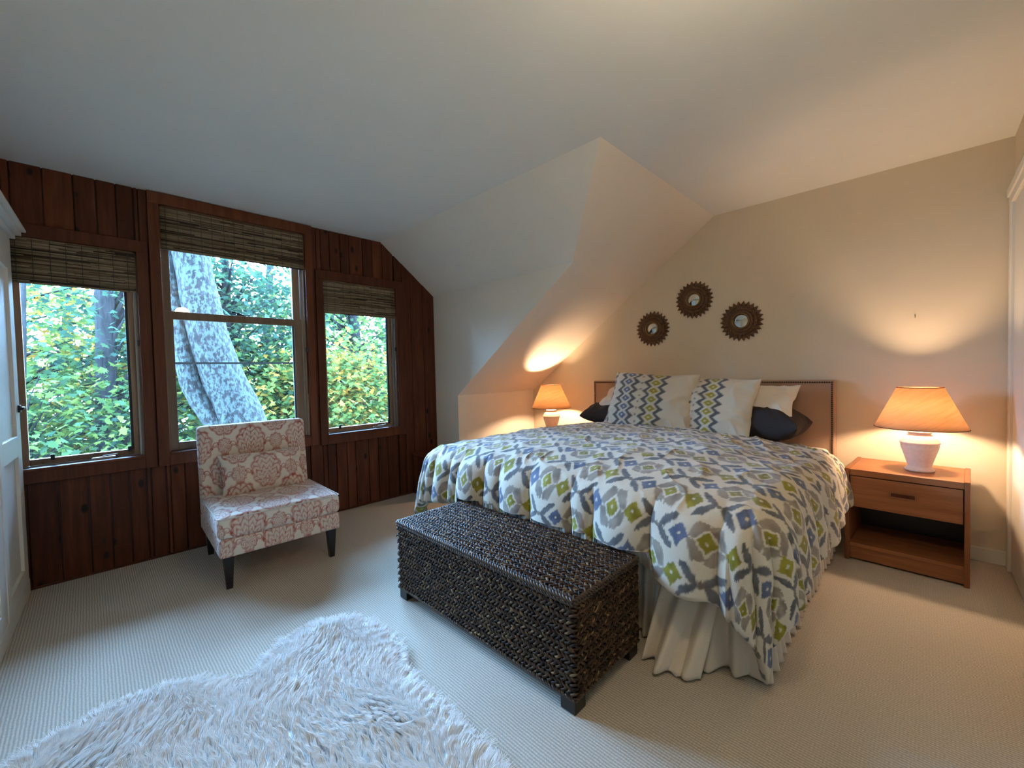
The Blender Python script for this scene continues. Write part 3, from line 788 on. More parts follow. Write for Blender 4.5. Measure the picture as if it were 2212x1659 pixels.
# ------------------------------------------------------------------ pillows
def pillow(name, w, h, th, loc, rot, mat, label, cat='pillow', group=None, colf=None, sq=2.6, seed=0, res=110, sag=0.0):
    n = res; u = np.linspace(-1, 1, n); U, Vv = np.meshgrid(u, u)
    # spread samples toward the edge
    U = np.sin(U*PI/2*.96)/math.sin(PI/2*.96); Vv = np.sin(Vv*PI/2*.96)/math.sin(PI/2*.96)
    k = np.clip((1-np.abs(U)**sq)*(1-np.abs(Vv)**sq), 0, 1)**.55
    pin = 1-.055*(1-np.abs(Vv)**2)*(np.abs(U)**3); pin2 = 1-.07*(1-np.abs(U)**2)*(np.abs(Vv)**3)
    X = U*w/2*pin; Y = Vv*h/2*pin2
    sd = seed*3.7
    edge = np.clip(np.maximum(np.abs(U), np.abs(Vv)), 0, 1)
    wr = .010*fbm(X*9+sd, Y*9, 3)+.012*(1-np.abs(vnoise(X*10+sd+Y*5, Y*7-X*3)))**4
    rad = .010*np.sin(np.arctan2(Vv, U)*17+sd)*sstep(.55, .95, edge)*k
    Zt = k*th/2*(1+.10*fbm(X*4+sd, Y*4+3, 2))+(wr+rad)*k**.4
    Zb = -k*th/2*(1+.08*fbm(X*4+sd+9, Y*4, 2))-(wr*.7)*k**.4
    wv = .012*np.sin(U*5+sd)*(np.abs(Vv)**4)+.010*np.sin(Vv*6+sd)*(np.abs(U)**4)+sag*(U**2)
    Vt = np.stack([X, Y, Zt+wv], -1).reshape(-1, 3); Vb = np.stack([X, Y, Zb+wv-.001], -1).reshape(-1, 3)
    F = np.concatenate([gridfaces(n, n), gridfaces(n, n, n*n)[:, ::-1]])
    rim = np.concatenate([np.arange(n), np.arange(n)*n+n-1, (n*n-1-np.arange(n)), (n*(n-1)-np.arange(n)*n)])
    RF = np.stack([rim[:-1], rim[1:], rim[1:]+n*n, rim[:-1]+n*n], 1)
    RF = RF[(RF[:, 0] != RF[:, 1])]
    F = np.concatenate([F, RF[:, ::-1]])
    col = None
    if colf is not None:
        c = colf((X/w+.5).ravel(), (Y/h+.5).ravel(), X.ravel(), Y.ravel()); col = np.concatenate([c, c])
    o = fastmesh(name, np.concatenate([Vt, Vb]), F, mat, None, True, col)
    o.location = loc; o.rotation_euler = rot
    return tag(o, label, cat, group)
# charcoal pillows lying flat at the back
pillow('pillow', .76, .40, .17, (1.79, -.34, .790), (0, math.radians(1), 0), M_char, 'charcoal pillow lying flat at the left end of the bed, under the pale left pillow', group='charcoal pillows', sq=5, seed=1)
pillow('pillow', .76, .42, .22, (2.73, -.36, .800), (0, math.radians(2), math.radians(-2)), M_char, 'charcoal pillow lying flat at the right end of the bed, under the white right pillow', group='charcoal pillows', sq=5, seed=2)
# white pillows on top of them, leaning on the headboard
pillow('pillow', .76, .36, .15, (1.90, -.30, .93), (math.radians(32), 0, 0), M_cotton, 'plain pale pillow peeking out left behind the patterned pillows', group='plain white pillows', seed=3)
pillow('pillow', .80, .36, .15, (2.655, -.33, .935), (math.radians(32), math.radians(-1), 0), M_cotton, 'plain white pillow with pointed corner peeking out right of the patterned pillows', group='plain white pillows', seed=4)
# patterned back pillow
pillow('pillow', .66, .46, .13, (2.02, -.46, .90), (math.radians(58), 0, math.radians(3)), M_print, 'cream ikat pillow almost hidden behind the front left patterned pillow', group='ikat patterned pillows', seed=5,
       colf=lambda u, v, x, y: zigzag(u, v))
pillow('pillow', .70, .50, .16, (2.115, -.575, .925), (math.radians(66), math.radians(3), math.radians(2)), M_print, 'front left ikat pillow with a blue and an olive diamond column, overlapping its neighbour', group='ikat patterned pillows', seed=6,
       colf=lambda u, v, x, y: zigzag(u, v))
pillow('pillow', .66, .47, .14, (2.525, -.515, .905), (math.radians(64), math.radians(2), math.radians(-3)), M_print, 'right ikat pillow, partly hidden, showing one olive diamond column and plain cream end', group='ikat patterned pillows', seed=7,
       colf=lambda u, v, x, y: zigzag(u, v))

# ------------------------------------------------------------------ sunburst mirrors
def mirror(x, z, r, rg, label):
    t = empty('sunburst_mirror', (x, -.004, z), 0, label, 'mirror', 'carved sunburst mirrors')
    n = 26
    V = [(0, 0, 0)]; 
    def petals():
        V = []; F = []
        for k in range(n):
            a = 2*PI*k/n; da = PI/n*.98
            ring = [(.70*r, -da, .010), (.70*r, da, .010), (.88*r, da*.92, .008), (r, 0, .006), (.88*r, -da*.92, .008)]
            o = len(V)
            for rr, d, y in ring: V.append((rr*math.cos(a+d), -y, rr*math.sin(a+d)))
            V.append((.84*r*math.cos(a), -.018, .84*r*math.sin(a)))
            for rr, d, y in ring: V.append((rr*math.cos(a+d), 0, rr*math.sin(a+d)))
            for i in range(5):
                j = (i+1) % 5; F.append((o+i, o+j, o+5)); F.append((o+i, o+6+i, o+6+j, o+j))
        return V, F
    for k in range(n):
        a = 2*PI*k/n; da = PI/n*.97
        ring = [(.70*r, -da, .010), (.70*r, da, .010), (.85*r, da*.92, .008), (1.01*r, 0, .004), (.85*r, -da*.92, .008)]
        V = [(rr*math.cos(a+d), -y, rr*math.sin(a+d)) for rr, d, y in ring]+[(.84*r*math.cos(a), -.017, .84*r*math.sin(a))]+[(rr*math.cos(a+d), 0.002, rr*math.sin(a+d)) for rr, d, y in ring]
        F = []
        for i in range(5):
            j = (i+1) % 5; F.append((i, j, 5)); F.append((i, 6+i, 6+j, j))
        mesh('petal', V, F, M_bronze, t)
    # fluted ring of reeds
    seg = 26*6; prof = [(.74*r, .010), (.72*r, .018), (.64*r, .022), (.56*r, .018), (.545*r, .014), (.52*r, .022), (.45*r, .024), (.42*r, .016), (.40*r, .020), (.36*r, .028), (.33*r, .026), (rg, .012)]
    V = []; F = []
    for j, (rr, y) in enumerate(prof):
        for i in range(seg):
            fl = (.0035 if (i % 3) else -.0035)*(1 if 1 <= j <= 3 else 0)*(r/.15)
            a = 2*PI*i/seg; V.append((rr*math.cos(a), -(y+fl), rr*math.sin(a)))
    for j in range(len(prof)-1):
        for i in range(seg): F.append((j*seg+i, (j+1)*seg+i, (j+1)*seg+(i+1) % seg, j*seg+(i+1) % seg))
    mesh('fluted_ring', V, F, M_bronze, t, True)
    V = []; F = []; seg = 40
    for j, (rr, y) in enumerate([(.42*r, .018), (.395*r, .030), (.35*r, .031), (rg, .014)]):
        for i in range(seg): a = 2*PI*i/seg; V.append((rr*math.cos(a), -y, rr*math.sin(a)))
    for j in range(3):
        for i in range(seg): F.append((j*seg+i, (j+1)*seg+i, (j+1)*seg+(i+1) % seg, j*seg+(i+1) % seg))
    mesh('rim', V, F, M_gilt, t, True)
    V = [(0, -.020, 0)]; F = []
    for j in range(1, 5):
        rr = rg*1.03*j/4
        for i in range(seg): a = 2*PI*i/seg; V.append((rr*math.cos(a), -(.013+.006*(1-(j/4)**2)), rr*math.sin(a)))
    for i in range(seg): F.append((0, 1+(i+1) % seg, 1+i))
    for j in range(3):
        for i in range(seg): F.append((1+j*seg+i, 1+j*seg+(i+1) % seg, 1+(j+1)*seg+(i+1) % seg, 1+(j+1)*seg+i))
    mesh('mirror_glass', V, F, M_mirror, t, True)
mirror(1.873, 1.562, .162, .050, 'leftmost and smallest of the three sunburst mirrors above the bed')
mirror(2.252, 1.777, .160, .050, 'highest, middle sunburst mirror above the bed')
mirror(2.622, 1.556, .160, .060, 'rightmost sunburst mirror, with the widest glass, above the bed')

# ------------------------------------------------------------------ nightstands
def nightstand(loc, rz, label, grp):
    t = empty('nightstand', loc, rz, label, 'nightstand', grp)
    w, d, h = .52, .44, .56
    for s in (-1, 1):
        a, b = sorted((s*w/2, s*(w/2-.022)))
        box('side_panel', (a, -d, 0), (b, 0, h), M_teakv, t, .004, 2)
    box('top', (-w/2+.022, -d+.006, h-.040), (w/2-.022, 0, h-.004), M_teak, t, .003)
    dr = box('drawer', (-w/2+.026, -d+.012, .33), (w/2-.026, -.03, h-.046), M_teak, t, .002)
    # cut handle: a routed frame; a darker plate paints in the shade of the recess
    zc = .435
    box('handle', (-.062, -d+.006, zc+.010), (.062, -d+.014, zc+.018), M_teakv, dr, .002)
    box('handle', (-.062, -d+.006, zc-.018), (.062, -d+.014, zc-.011), M_teakv, dr, .002)
    for s in (-1, 1): a, b = sorted((s*.062, s*.050)); box('handle', (a, -d+.006, zc-.011), (b, -d+.014, zc+.010), M_teakv, dr)
    box('handle_recess_shade', (-.050, -d+.0105, zc-.011), (.050, -d+.013, zc+.010), M_case, dr)
    box('shelf', (-w/2+.022, -d+.010, .085), (w/2-.022, -.006, .108), M_teak, t, .002)
    box('plinth', (-w/2+.022, -d+.016, .012), (w/2-.022, -d+.032, .085), M_teak, t)
    box('back_panel', (-w/2+.022, -.010, .03), (w/2-.022, -.002, h-.04), M_dark, t)  # near-black colour puts the shade inside the open shelf onto the panel
    return t
nightstand((3.606, -.050, 0), math.radians(-3), 'teak nightstand with one drawer and open shelf right of the bed', 'teak nightstands')
ns2 = nightstand((.905, -.090, 0), 0, 'teak nightstand hidden behind the bed under the left lamp', 'teak nightstands')

# ------------------------------------------------------------------ lamps
def table_lamp(loc, rz, label, watts):
    t = empty('table_lamp', loc, rz, label, 'lamp', 'bedside table lamps')
    lathe('ceramic_base', [(0, 0), (.062, 0), (.066, .004), (.066, .012), (.060, .018), (.054, .022), (.052, .030), (.060, .060), (.070, .095), (.079, .125), (.083, .145), (.084, .160), (.088, .163), (.089, .168), (.086, .172), (.083, .176), (.076, .192), (.062, .207), (.050, .214), (.047, .218), (.052, .222), (.053, .228), (.050, .234), (.030, .236), (0, .237)], M_ceramic, t)
    for z in (.135, .148): lathe('groove_ring', [(.0805+.0025*(z > .14), z-.0015), (.0835+.002*(z > .14), z), (.0805+.0025*(z > .14), z+.0015)], M_ceramic, t)
    lathe('stem', [(0, .236), (.006, .236), (.006, .285), (.013, .288), (.013, .315), (0, .315)], M_gilt, t, 16)
    b = lathe('bulb', [(0, .315), (.012, .317), (.016, .324), (.026, .338), (.030, .354), (.026, .372), (.014, .384), (0, .388)], None, t, 16); lit(b, watts, WARM)
    # drum shade (open cone) with wire rims
    s = lathe('lamp_shade', [(.202, .255), (.101, .490)], M_shade, t, 72)
    md = s.modifiers.new('thick', 'SOLIDIFY'); md.thickness = .0012
    for r_, z in ((.202, .255), (.101, .490)):
        a = np.linspace(0, 2*PI, 73); tubes('shade_rim', [(np.stack([r_*np.cos(a), r_*np.sin(a), z+0*a], 1), .0022)], M_case, s, 6)
    for k in range(3):
        a = 2*PI*k/3+.5; tubes('shade_spider', [([(.012*math.cos(a), .012*math.sin(a), .470), (.06*math.cos(a), .06*math.sin(a), .478), (.100*math.cos(a), .100*math.sin(a), .488)], .0015)], M_gilt, s, 5)
    for k in (-1, 1): tubes('harp', [([(k*.012, 0, .330), (k*.045, 0, .37), (k*.048, 0, .42), (k*.02, 0, .462), (0, 0, .470)], .0014)], M_gilt, s, 5)
    return t
table_lamp((3.650, -.285, .5565), 0, 'table lamp with pinkish ceramic base and cone shade on the right nightstand', BULB_W)
table_lamp((.895, -.315, .5565), 0, 'identical table lamp glowing left behind the bed, beside the sloped wall', BULB_W*1.3)

# ceiling globe just above and outside the frame; its glow is on the ceiling at the upper right
def globe(x, y):
    t = empty('ceiling_light', (x, y, H), 0, 'round opal globe light on the ceiling above the foot of the bed', 'lamp')
    lathe('canopy', [(0, -.004), (.075, -.004), (.075, -.022), (.010, -.034), (.010, -.24), (.034, -.245), (.034, -.275), (0, -.275)], M_metal, t, 32)
    a = np.linspace(-PI/2, PI/2*.80, 12)
    g = lathe('opal_globe', [(max(.0001, .085*math.cos(q)), -.34+.085*math.sin(q)) for q in a], None, t, 24)
    lit(g, GLOBE_W, (1.0, .80, .53))
globe(3.45, -2.75)
# ------------------------------------------------------------------ woven seagrass trunk
def m_weave():
    m, nd, lk, b = newmat('dark_seagrass', (.05, .03, .02), .45, spec=.16)
    at = nd.new('ShaderNodeAttribute'); at.attribute_name = 'Col'
    v = coord(nd, lk, (1, 1, 1)); n1 = noise(nd, lk, v, 500, 2)
    lk.new(mixc(nd, lk, 1.0, at.outputs['Color'], mixc(nd, lk, n1, (.6, .6, .6), (1.35, 1.35, 1.35)), 'MULTIPLY'), b.inputs['Base Color'])
    return m
M_weave = m_weave()
SP = []
def spindle(L, r, k=5):
    P = []
    for s, q in ((-.5, .0), (-.28, .85), (0, 1.0), (.28, .85), (.5, 0.0)):
        if q == 0: P.append([(s*L, 0, 0)])
        else: P.append([(s*L, q*r*math.cos(2*PI*i/k), q*r*.75*math.sin(2*PI*i/k)) for i in range(k)])
    V = []; F = []; idx = []
    for ring in P: idx.append(list(range(len(V), len(V)+len(ring)))); V += ring
    for i in range(k):
        j = (i+1) % k
        F.append((idx[0][0], idx[1][j], idx[1][i])); F.append((idx[4][0], idx[3][i], idx[3][j]))
        for a in (1, 2):
            F.append((idx[a][i], idx[a][j], idx[a+1][j])); F.append((idx[a][i], idx[a+1][j], idx[a+1][i]))
    return np.array(V), np.array(F)
def weave(name, parent, o, eu, ev, en, Lu, Lv, sgn=1):
    """stitches in rows along eu, alternately leaning, proud along en"""
    SV, SF = spindle(.046, .0052)
    o, eu, ev, en = map(np.array, (o, eu, ev, en)); V = []; F = []; C = []; n = 0
    pr, pc = .0165, .021
    nr, nc = int(Lv/pr), int(Lu/pc)
    cols = np.array([(.046, .023, .012), (.080, .041, .019), (.025, .012, .007), (.19, .115, .050), (.012, .007, .004)])
    for j in range(nr):
        for i in range(nc):
            for k in (0, 1):
                u = (i+.5+(.5 if j % 2 else 0)*.9+(.22 if k else -.10))*Lu/nc+RS.uniform(-.002, .002); v = (j+.5+(.18 if k else -.18))*Lv/nr+RS.uniform(-.0015, .0015)
                if u > Lu: continue
                ang = math.radians(24 if (j % 2) else -24)*sgn+RS.uniform(-.16, .16)
                if k: ang += .35*(1 if j % 2 else -1)*sgn
                ca, sa = math.cos(ang), math.sin(ang); sc = RS.uniform(.85, 1.15)
                X = SV[:, 0]*sc*.9; Y = SV[:, 1]*sc; Z = SV[:, 2]
                tilt = X*.10*(1 if k else -1)
                bow = .0045*(1-(SV[:, 0]/.017)**2)
                P = o+np.outer(u+X*ca-Y*sa, eu)+np.outer(v+X*sa+Y*ca, ev)+np.outer(Z+bow+tilt+.001+RS.uniform(0, .0015), en)
                V.append(P); F.append(SF+n); n += len(SV)
                c = cols[RS.choice(5, p=[.40, .30, .17, .06, .07])]*RS.uniform(.7, 1.25); C.append(np.repeat(c[None], len(SV), 0))
    return tag(fastmesh(name, np.concatenate(V), np.concatenate(F), M_weave, parent, True, np.concatenate(C)), kind='stuff')
def braid(P0, P1, r=.0085):
    P0 = np.array(P0, float); P1 = np.array(P1, float); L = np.linalg.norm(P1-P0); n = int(L/.0045)
    s = np.linspace(0, 1, n); d = (P1-P0)/L; a = np.cross(d, [0, .3, 1.0]); a /= np.linalg.norm(a); b = np.cross(d, a); out = []
    for k in range(3):
        ph = s*L/.045*2*PI+2*PI*k/3
        out.append((P0+np.outer(s, P1-P0)+np.outer(np.cos(ph)*r*.6, a)+np.outer(np.sin(ph)*r*.6, b), r*.52))
    return out
def trunk():
    x0, x1, y0, y1, z0, z1 = 1.665, 2.815, -2.565, -2.125, .055, .412
    cx, cy = (x0+x1)/2, (y0+y1)/2
    t = empty('wicker_trunk', (cx, cy, 0), 0, 'dark woven seagrass trunk on square feet at the foot of the bed', 'trunk')
    hx, hy = (x1-x0)/2, (y1-y0)/2
    box('body', (-hx, -hy, z0), (hx, hy, .395), M_dark, t, .006)
    box('lid', (-hx, -hy, .398), (hx, hy, z1-.004), M_dark, t, .004)
    weave('lid_weave', t, (-hx, -hy, z1-.004), (1, 0, 0), (0, 1, 0), (0, 0, 1), 2*hx, 2*hy)
    weave('front_weave', t, (-hx, -hy, z0), (1, 0, 0), (0, 0, 1), (0, -1, 0), 2*hx, .392-z0+.008)
    weave('side_weave', t, (hx, -hy, z0), (0, 1, 0), (0, 0, 1), (1, 0, 0), 2*hy, .392-z0+.008)
    weave('side_weave', t, (-hx, -hy, z0), (0, 1, 0), (0, 0, 1), (-1, 0, 0), 2*hy, .392-z0+.008, -1)
    c8 = [(-hx-.004, -hy-.004), (hx+.004, -hy-.004), (hx+.004, hy+.004), (-hx-.004, hy+.004)]
    for zz, nm in ((z1-.006, 'edge_braid'), (.392, 'edge_braid'), (z0+.004, 'edge_braid')):
        for i in range(4):
            a, b = c8[i], c8[(i+1) % 4]
            o = tubes(nm, braid((*a, zz), (*b, zz), .0085 if zz > .4 else .007), M_braid, t, 5)
    for sx in (-1, 1):
        for sy in (-1, 1):
            x, y = sx*(hx-.032), sy*(hy-.032)
            box('foot', (x-.032, y-.032, 0), (x+.032, y+.032, z0), M_dark, t, .003)
M_braid, *_ = newmat('dark_braid', (.07, .042, .026), .4)
trunk()

# ------------------------------------------------------------------ slipper chair
def rbox_grid(cx, cy, cz, sx, sy, sz, r, res, bulge=(0, 0, 0)):
    """rounded box from six grids; returns V, F, (u,v) print coordinates"""
    V = []; F = []; UV = []; off = 0
    faces = [((1, 0, 0), (0, 1, 0), (0, 0, 1)), ((-1, 0, 0), (0, -1, 0), (0, 0, 1)), ((0, 1, 0), (-1, 0, 0), (0, 0, 1)), ((0, -1, 0), (1, 0, 0), (0, 0, 1)), ((0, 0, 1), (0, 1, 0), (-1, 0, 0)), ((0, 0, -1), (0, 1, 0), (1, 0, 0))]
    hs = np.array([sx/2, sy/2, sz/2])
    for n, a, b in faces:
        n, a, b = map(np.array, (n, a, b)); la = np.abs(a)@hs; lb = np.abs(b)@hs; ln = np.abs(n)@hs
        na = max(4, int(2*la/res)); nb = max(4, int(2*lb/res))
        A, B = np.meshgrid(np.linspace(-la, la, na), np.linspace(-lb, lb, nb))
        P = A[..., None]*a+B[..., None]*b+n*ln
        inner = np.clip(P, -(hs-r), hs-r); D = P-inner; Ln = np.linalg.norm(D, axis=-1, keepdims=True)+1e-9
        Q = inner+D/Ln*r
        w = (1-(Q[..., 0]/hs[0])**2).clip(0)*(1-(Q[..., 1]/hs[1])**2).clip(0)*(1-(Q[..., 2]/hs[2])**2*0).clip(0)
        if bulge[2]: Q[..., 2] += np.sign(Q[..., 2])*bulge[2]*w**.5*(np.abs(Q[..., 2]) > hs[2]-r)
        V.append((Q+np.array([cx, cy, cz])).reshape(-1, 3)); F.append(gridfaces(nb, na, off)); off += na*nb
        UV.append((A.ravel(), B.ravel(), n))
    return V, np.concatenate(F), UV
def chair():
    X0c, Yc = .545, -2.882
    t = empty('slipper_chair', (X0c, Yc, 0), math.radians(-2), 'armless slipper chair in cream linen with coral damask medallions, before the middle window', 'chair')
    def part(name, c, s, r, uvf, bulge=(0, 0, 0), post=None, res=.0042):
        V, F, UV = rbox_grid(*c, *s, r, res, bulge)
        C = []
        for Vp, (A, B, n) in zip(V, UV):
            u, v = uvf(Vp, n); C.append(damask(u, v))
        V = np.concatenate(V)
        if post: V = post(V)
        return fastmesh(name, V, F, M_damask, t, True, np.concatenate(C))
    yw = .66
    def uv_side(sh_u, sh_v):
        def f(V, n):
            if abs(n[2]) > .5: return V[:, 1]+sh_u, -(V[:, 0]-.36)+.43+sh_v
            if abs(n[0]) > .5: return V[:, 1]+sh_u, V[:, 2]+sh_v
            return V[:, 0]+sh_u+.1, V[:, 2]+sh_v
        return f
    # seat rail, cushion, back
    part('seat_base', (-.0, 0, .240), (.72, yw, .105), .012, uv_side(.03, .10))
    part('seat_cushion', (.035, 0, .353), (.66, yw+.012, .118), .030, uv_side(.03+.157, .02), (0, 0, .022))
    def recline(V):
        k = (V[:, 2]-.25); V = V.copy(); V[:, 0] -= .10*k; V[:, 1] *= 1+.0*k; return V
    def uvb(V, n): return V[:, 1]+.03+.0, V[:, 2]-.02
    part('backrest', (-.285, 0, .575), (.10, yw+.006, .60), .028, uvb, post=recline)
    # piping
    h = yw/2+.004
    zt = .412; xa, xb = -.25, .362
    tubes('piping', [([(xa, -h, zt-.004), (xb-.02, -h, zt-.004), (xb, -h+.02, zt-.004), (xb, h-.02, zt-.004), (xb-.02, h, zt-.004), (xa, h, zt-.004)], .0036)], M_piping, t, 6)
    # legs, tapered
    for sx, sy in ((1, -1), (1, 1), (-1, -1), (-1, 1)):
        x, y = (.315 if sx > 0 else -.315), sy*(yw/2-.045)
        V = [];
        for z, q in ((.19, .026), (0.0, .015)):
            for dx, dy in ((-1, -1), (1, -1), (1, 1), (-1, 1)): V.append((x+dx*q-(.02 if sx < 0 and z == 0 else 0), y+dy*q, z))
        mesh('leg', V, [(0, 1, 2, 3), (7, 6, 5, 4)]+[(i, i+4, (i+1) % 4+4, (i+1) % 4) for i in range(4)], M_dark, t)
    return t
chair()
pillow('lumbar_pillow', .51, .29, .16, (.392, -2.862, .545), (math.radians(70), 0, math.radians(88)), M_damask, 'rectangular cushion in matching coral damask leaning on the slipper chair back', 'cushion', None,
       colf=lambda u, v, x, y: damask(x+.1575, y+.18), seed=8)

# cedar box in the corner beyond the bed
t = empty('corner_box', (.18, -1.285, 0), 0, 'low cedar box built into the corner between window wall and bed', 'box')
for k in range(4):
    box('board', (-.155+k*.078, -.155, 0), (-.155+(k+1)*.078-.003, -.137, .385), M_cedar, t, .002)
box('end_panel', (.157, -.155, 0), (.170, .150, .385), M_cedar, t, .002); box('end_panel', (-.168, -.155, 0), (-.156, .150, .385), M_cedar, t, .002)
box('back_panel', (-.155, .135, 0), (.157, .150, .385), M_cedar, t)
box('lid', (-.170, -.165, .385), (.178, .153, .405), M_case, t, .003)

# ------------------------------------------------------------------ sheepskin rug
RUG = [(1.66, -3.95), (1.585, -3.80), (1.56, -3.66), (1.60, -3.50), (1.70, -3.40), (1.775, -3.335), (1.70, -3.24), (1.625, -3.10), (1.60, -2.95), (1.66, -2.84), (1.80, -2.78), (1.95, -2.76), (2.15, -2.80), (2.30, -2.84), (2.48, -2.83), (2.65, -2.85), (2.80, -2.86), (2.95, -2.95), (3.05, -3.10), (3.08, -3.30), (3.02, -3.50), (3.05, -3.70), (2.98, -3.88), (2.80, -3.98), (2.50, -4.0), (2.30, -3.96), (2.05, -4.02), (1.85, -4.03)]
def rug():
    P = np.array(RUG); cen = np.array([2.3, -3.38])
    # smooth outline, shrunk so that the overhanging fleece reaches the measured edge
    n = len(P); q = np.linspace(0, n, 240, endpoint=False); i0 = np.floor(q).astype(int); f = (q-i0)[:, None]
    a, b, c, d = P[(i0-1) % n], P[i0 % n], P[(i0+1) % n], P[(i0+2) % n]
    O = .5*((2*b)+(-a+c)*f+(2*a-5*b+4*c-d)*f**2+(-a+3*b-3*c+d)*f**3)
    dv = O-cen; O = cen+dv*(1-.040/np.linalg.norm(dv, axis=1))[:, None]
    t = empty('sheepskin_rug', (2.3, -3.38, 0), 0, 'white long-haired sheepskin rug on the carpet in the foreground', 'rug')
    V = [(x-2.3, y+3.38, z) for z in (0.001, .014) for x, y in O]; m = len(O)
    F = [tuple(range(m-1, -1, -1)), tuple(range(m, 2*m))]+[(i, (i+1) % m, m+(i+1) % m, m+i) for i in range(m)]
    mesh('hide', V, F, M_fleece, t)
    # scatter roots
    N_ = 105000
    xs = RS.uniform(1.5, 3.15, N_*2); ys = RS.uniform(-4.08, -2.7, N_*2)
    inside = np.zeros(len(xs), bool); j = m-1
    for i in range(m):
        xi, yi = O[i]; xj, yj = O[j]
        c_ = ((yi > ys) != (yj > ys)) & (xs < (xj-xi)*(ys-yi)/(yj-yi+1e-12)+xi); inside ^= c_; j = i
    xs, ys = xs[inside][:N_], ys[inside][:N_]; n_ = len(xs)
    # edge distance -> outward lean
    D = np.full(n_, 9.0); OX = np.zeros(n_); OY = np.zeros(n_)
    for i in range(m):
        d_ = np.hypot(xs-O[i, 0], ys-O[i, 1]); k = d_ < D; D[k] = d_[k]; OX[k] = (O[i, 0]-xs[k])/(d_[k]+1e-6); OY[k] = (O[i, 1]-ys[k])/(d_[k]+1e-6)
    ed = 1-sstep(0, .10, D)
    # clumps: strands gather toward clump centres
    nc = 4200; ci = RS.randint(0, n_, nc); cxs, cys = xs[ci], ys[ci]
    from mathutils import kdtree
    kd = kdtree.KDTree(nc)
    for i in range(nc): kd.insert((cxs[i], cys[i], 0), i)
    kd.balance()
    own = np.array([kd.find((x, y, 0))[1] for x, y in zip(xs, ys)])
    ang = 2.3+1.5*fbm(xs*2.6, ys*2.6+4, 2)+.9*vnoise(xs*9, ys*9)
    dxn, dyn = np.cos(ang), np.sin(ang)
    cr = RS.uniform(-1, 1, (nc, 3)); L = RS.uniform(.040, .062, n_)*(1+.12*cr[own, 2])
    K_ = 6; Pn = np.zeros((n_, K_, 3))
    for k in range(K_):
        s = k/(K_-1)
        clx = (cxs[own]-xs)*.75*s**1.2; cly = (cys[own]-ys)*.75*s**1.2
        lean = s**1.35*L
        wv = .0045*np.sin(s*9+cr[own, 0]*6)*s
        px = xs+clx+lean*(dxn*.62*(1-ed)+OX*ed*.85)+cr[own, 0]*.014*s+wv*dyn
        py = ys+cly+lean*(dyn*.62*(1-ed)+OY*ed*.85)+cr[own, 1]*.014*s-wv*dxn
        pz = .012+L*(s-.30*s*s)*(.95-.45*ed)+RS.uniform(-.001, .001, n_)
        Pn[:, k] = np.stack([px-2.3, py+3.38, np.maximum(pz, .004)], 1)
    hc = bpy.data.hair_curves.new('fleece')
    hc.add_curves([K_]*n_)
    hc.position_data.foreach_set('vector', Pn.astype(np.float32).ravel())
    rad = np.tile(np.array([.0011, .0011, .00105, .0009, .0007, .00025], np.float32), n_)
    ra = hc.attributes.get('radius') or hc.attributes.new('radius', 'FLOAT', 'POINT')
    ra.data.foreach_set('value', rad)
    hc.materials.append(M_fleece)
    o = bpy.data.objects.new('fleece', hc); COL.objects.link(o); o.parent = t; tag(o, kind='stuff')
def m_fleece():
    m, nd, lk, b = newmat('white_fleece', (.88, .88, .88), .6, spec=.3)
    v = coord(nd, lk); n1 = noise(nd, lk, v, 4.5, 4)
    lk.new(ramp(nd, lk, n1, [(.30, (.92, .92, .91)), (.62, (.88, .87, .85)), (.80, (.78, .71, .60))]), b.inputs['Base Color'])
    return m
M_fleece = m_fleece()
rug()

# ------------------------------------------------------------------ outdoors: maple wood seen through the windows
def m_leaf():
    m = bpy.data.materials.new('maple_leaf'); m.use_nodes = True
    nd, lk = m.node_tree.nodes, m.node_tree.links; nd.clear()
    out = nd.new('ShaderNodeOutputMaterial'); at = nd.new('ShaderNodeAttribute'); at.attribute_name = 'Col'
    d = nd.new('ShaderNodeBsdfDiffuse'); t = nd.new('ShaderNodeBsdfTranslucent'); mx = nd.new('ShaderNodeMixShader'); mx.inputs[0].default_value = .45
    lk.new(at.outputs['Color'], d.inputs[0]); lk.new(at.outputs['Color'], t.inputs[0])
    lk.new(d.outputs[0], mx.inputs[1]); lk.new(t.outputs[0], mx.inputs[2]); lk.new(mx.outputs[0], out.inputs[0]); return m
M_leaf = m_leaf()
def m_bark(name, dark, light, lichen=0.0):
    m, nd, lk, b = newmat(name, dark, .9, spec=.1)
    v = coord(nd, lk, (1, 1, .22)); n1 = noise(nd, lk, v, 26, 6, .65)
    c = ramp(nd, lk, n1, [(.38, dark), (.62, light)])
    h = n1
    if lichen:
        v2 = coord(nd, lk, (1, 1, .7)); n2 = noise(nd, lk, v2, 26, 6, .75)
        k = ramp(nd, lk, n2, [(.485, (0, 0, 0)), (.515, (1, 1, 1))])
        c = mixc(nd, lk, math_(nd, lk, 'MULTIPLY', k, lichen), c, (.013, .017, .015))
    lk.new(c, b.inputs['Base Color']); bump(nd, lk, b, h, .9, .03); return m
M_bark = m_bark('maple_bark', (.0020, .002, .002), (.006, .006, .006))
M_lichen = m_bark('lichen_covered_bark', (.0010, .0009, .0009), (.0042, .0036, .0034), .95)
LEAFK = np.array([.37, .26, .27])
LO = np.array([(0, -.5), (.10, -.22), (.36, -.34), (.28, -.10), (.52, .10), (.26, .14), (.20, .32), (.0, .55), (-.20, .32), (-.26, .14), (-.52, .10), (-.28, -.10), (-.36, -.34), (-.10, -.22)])
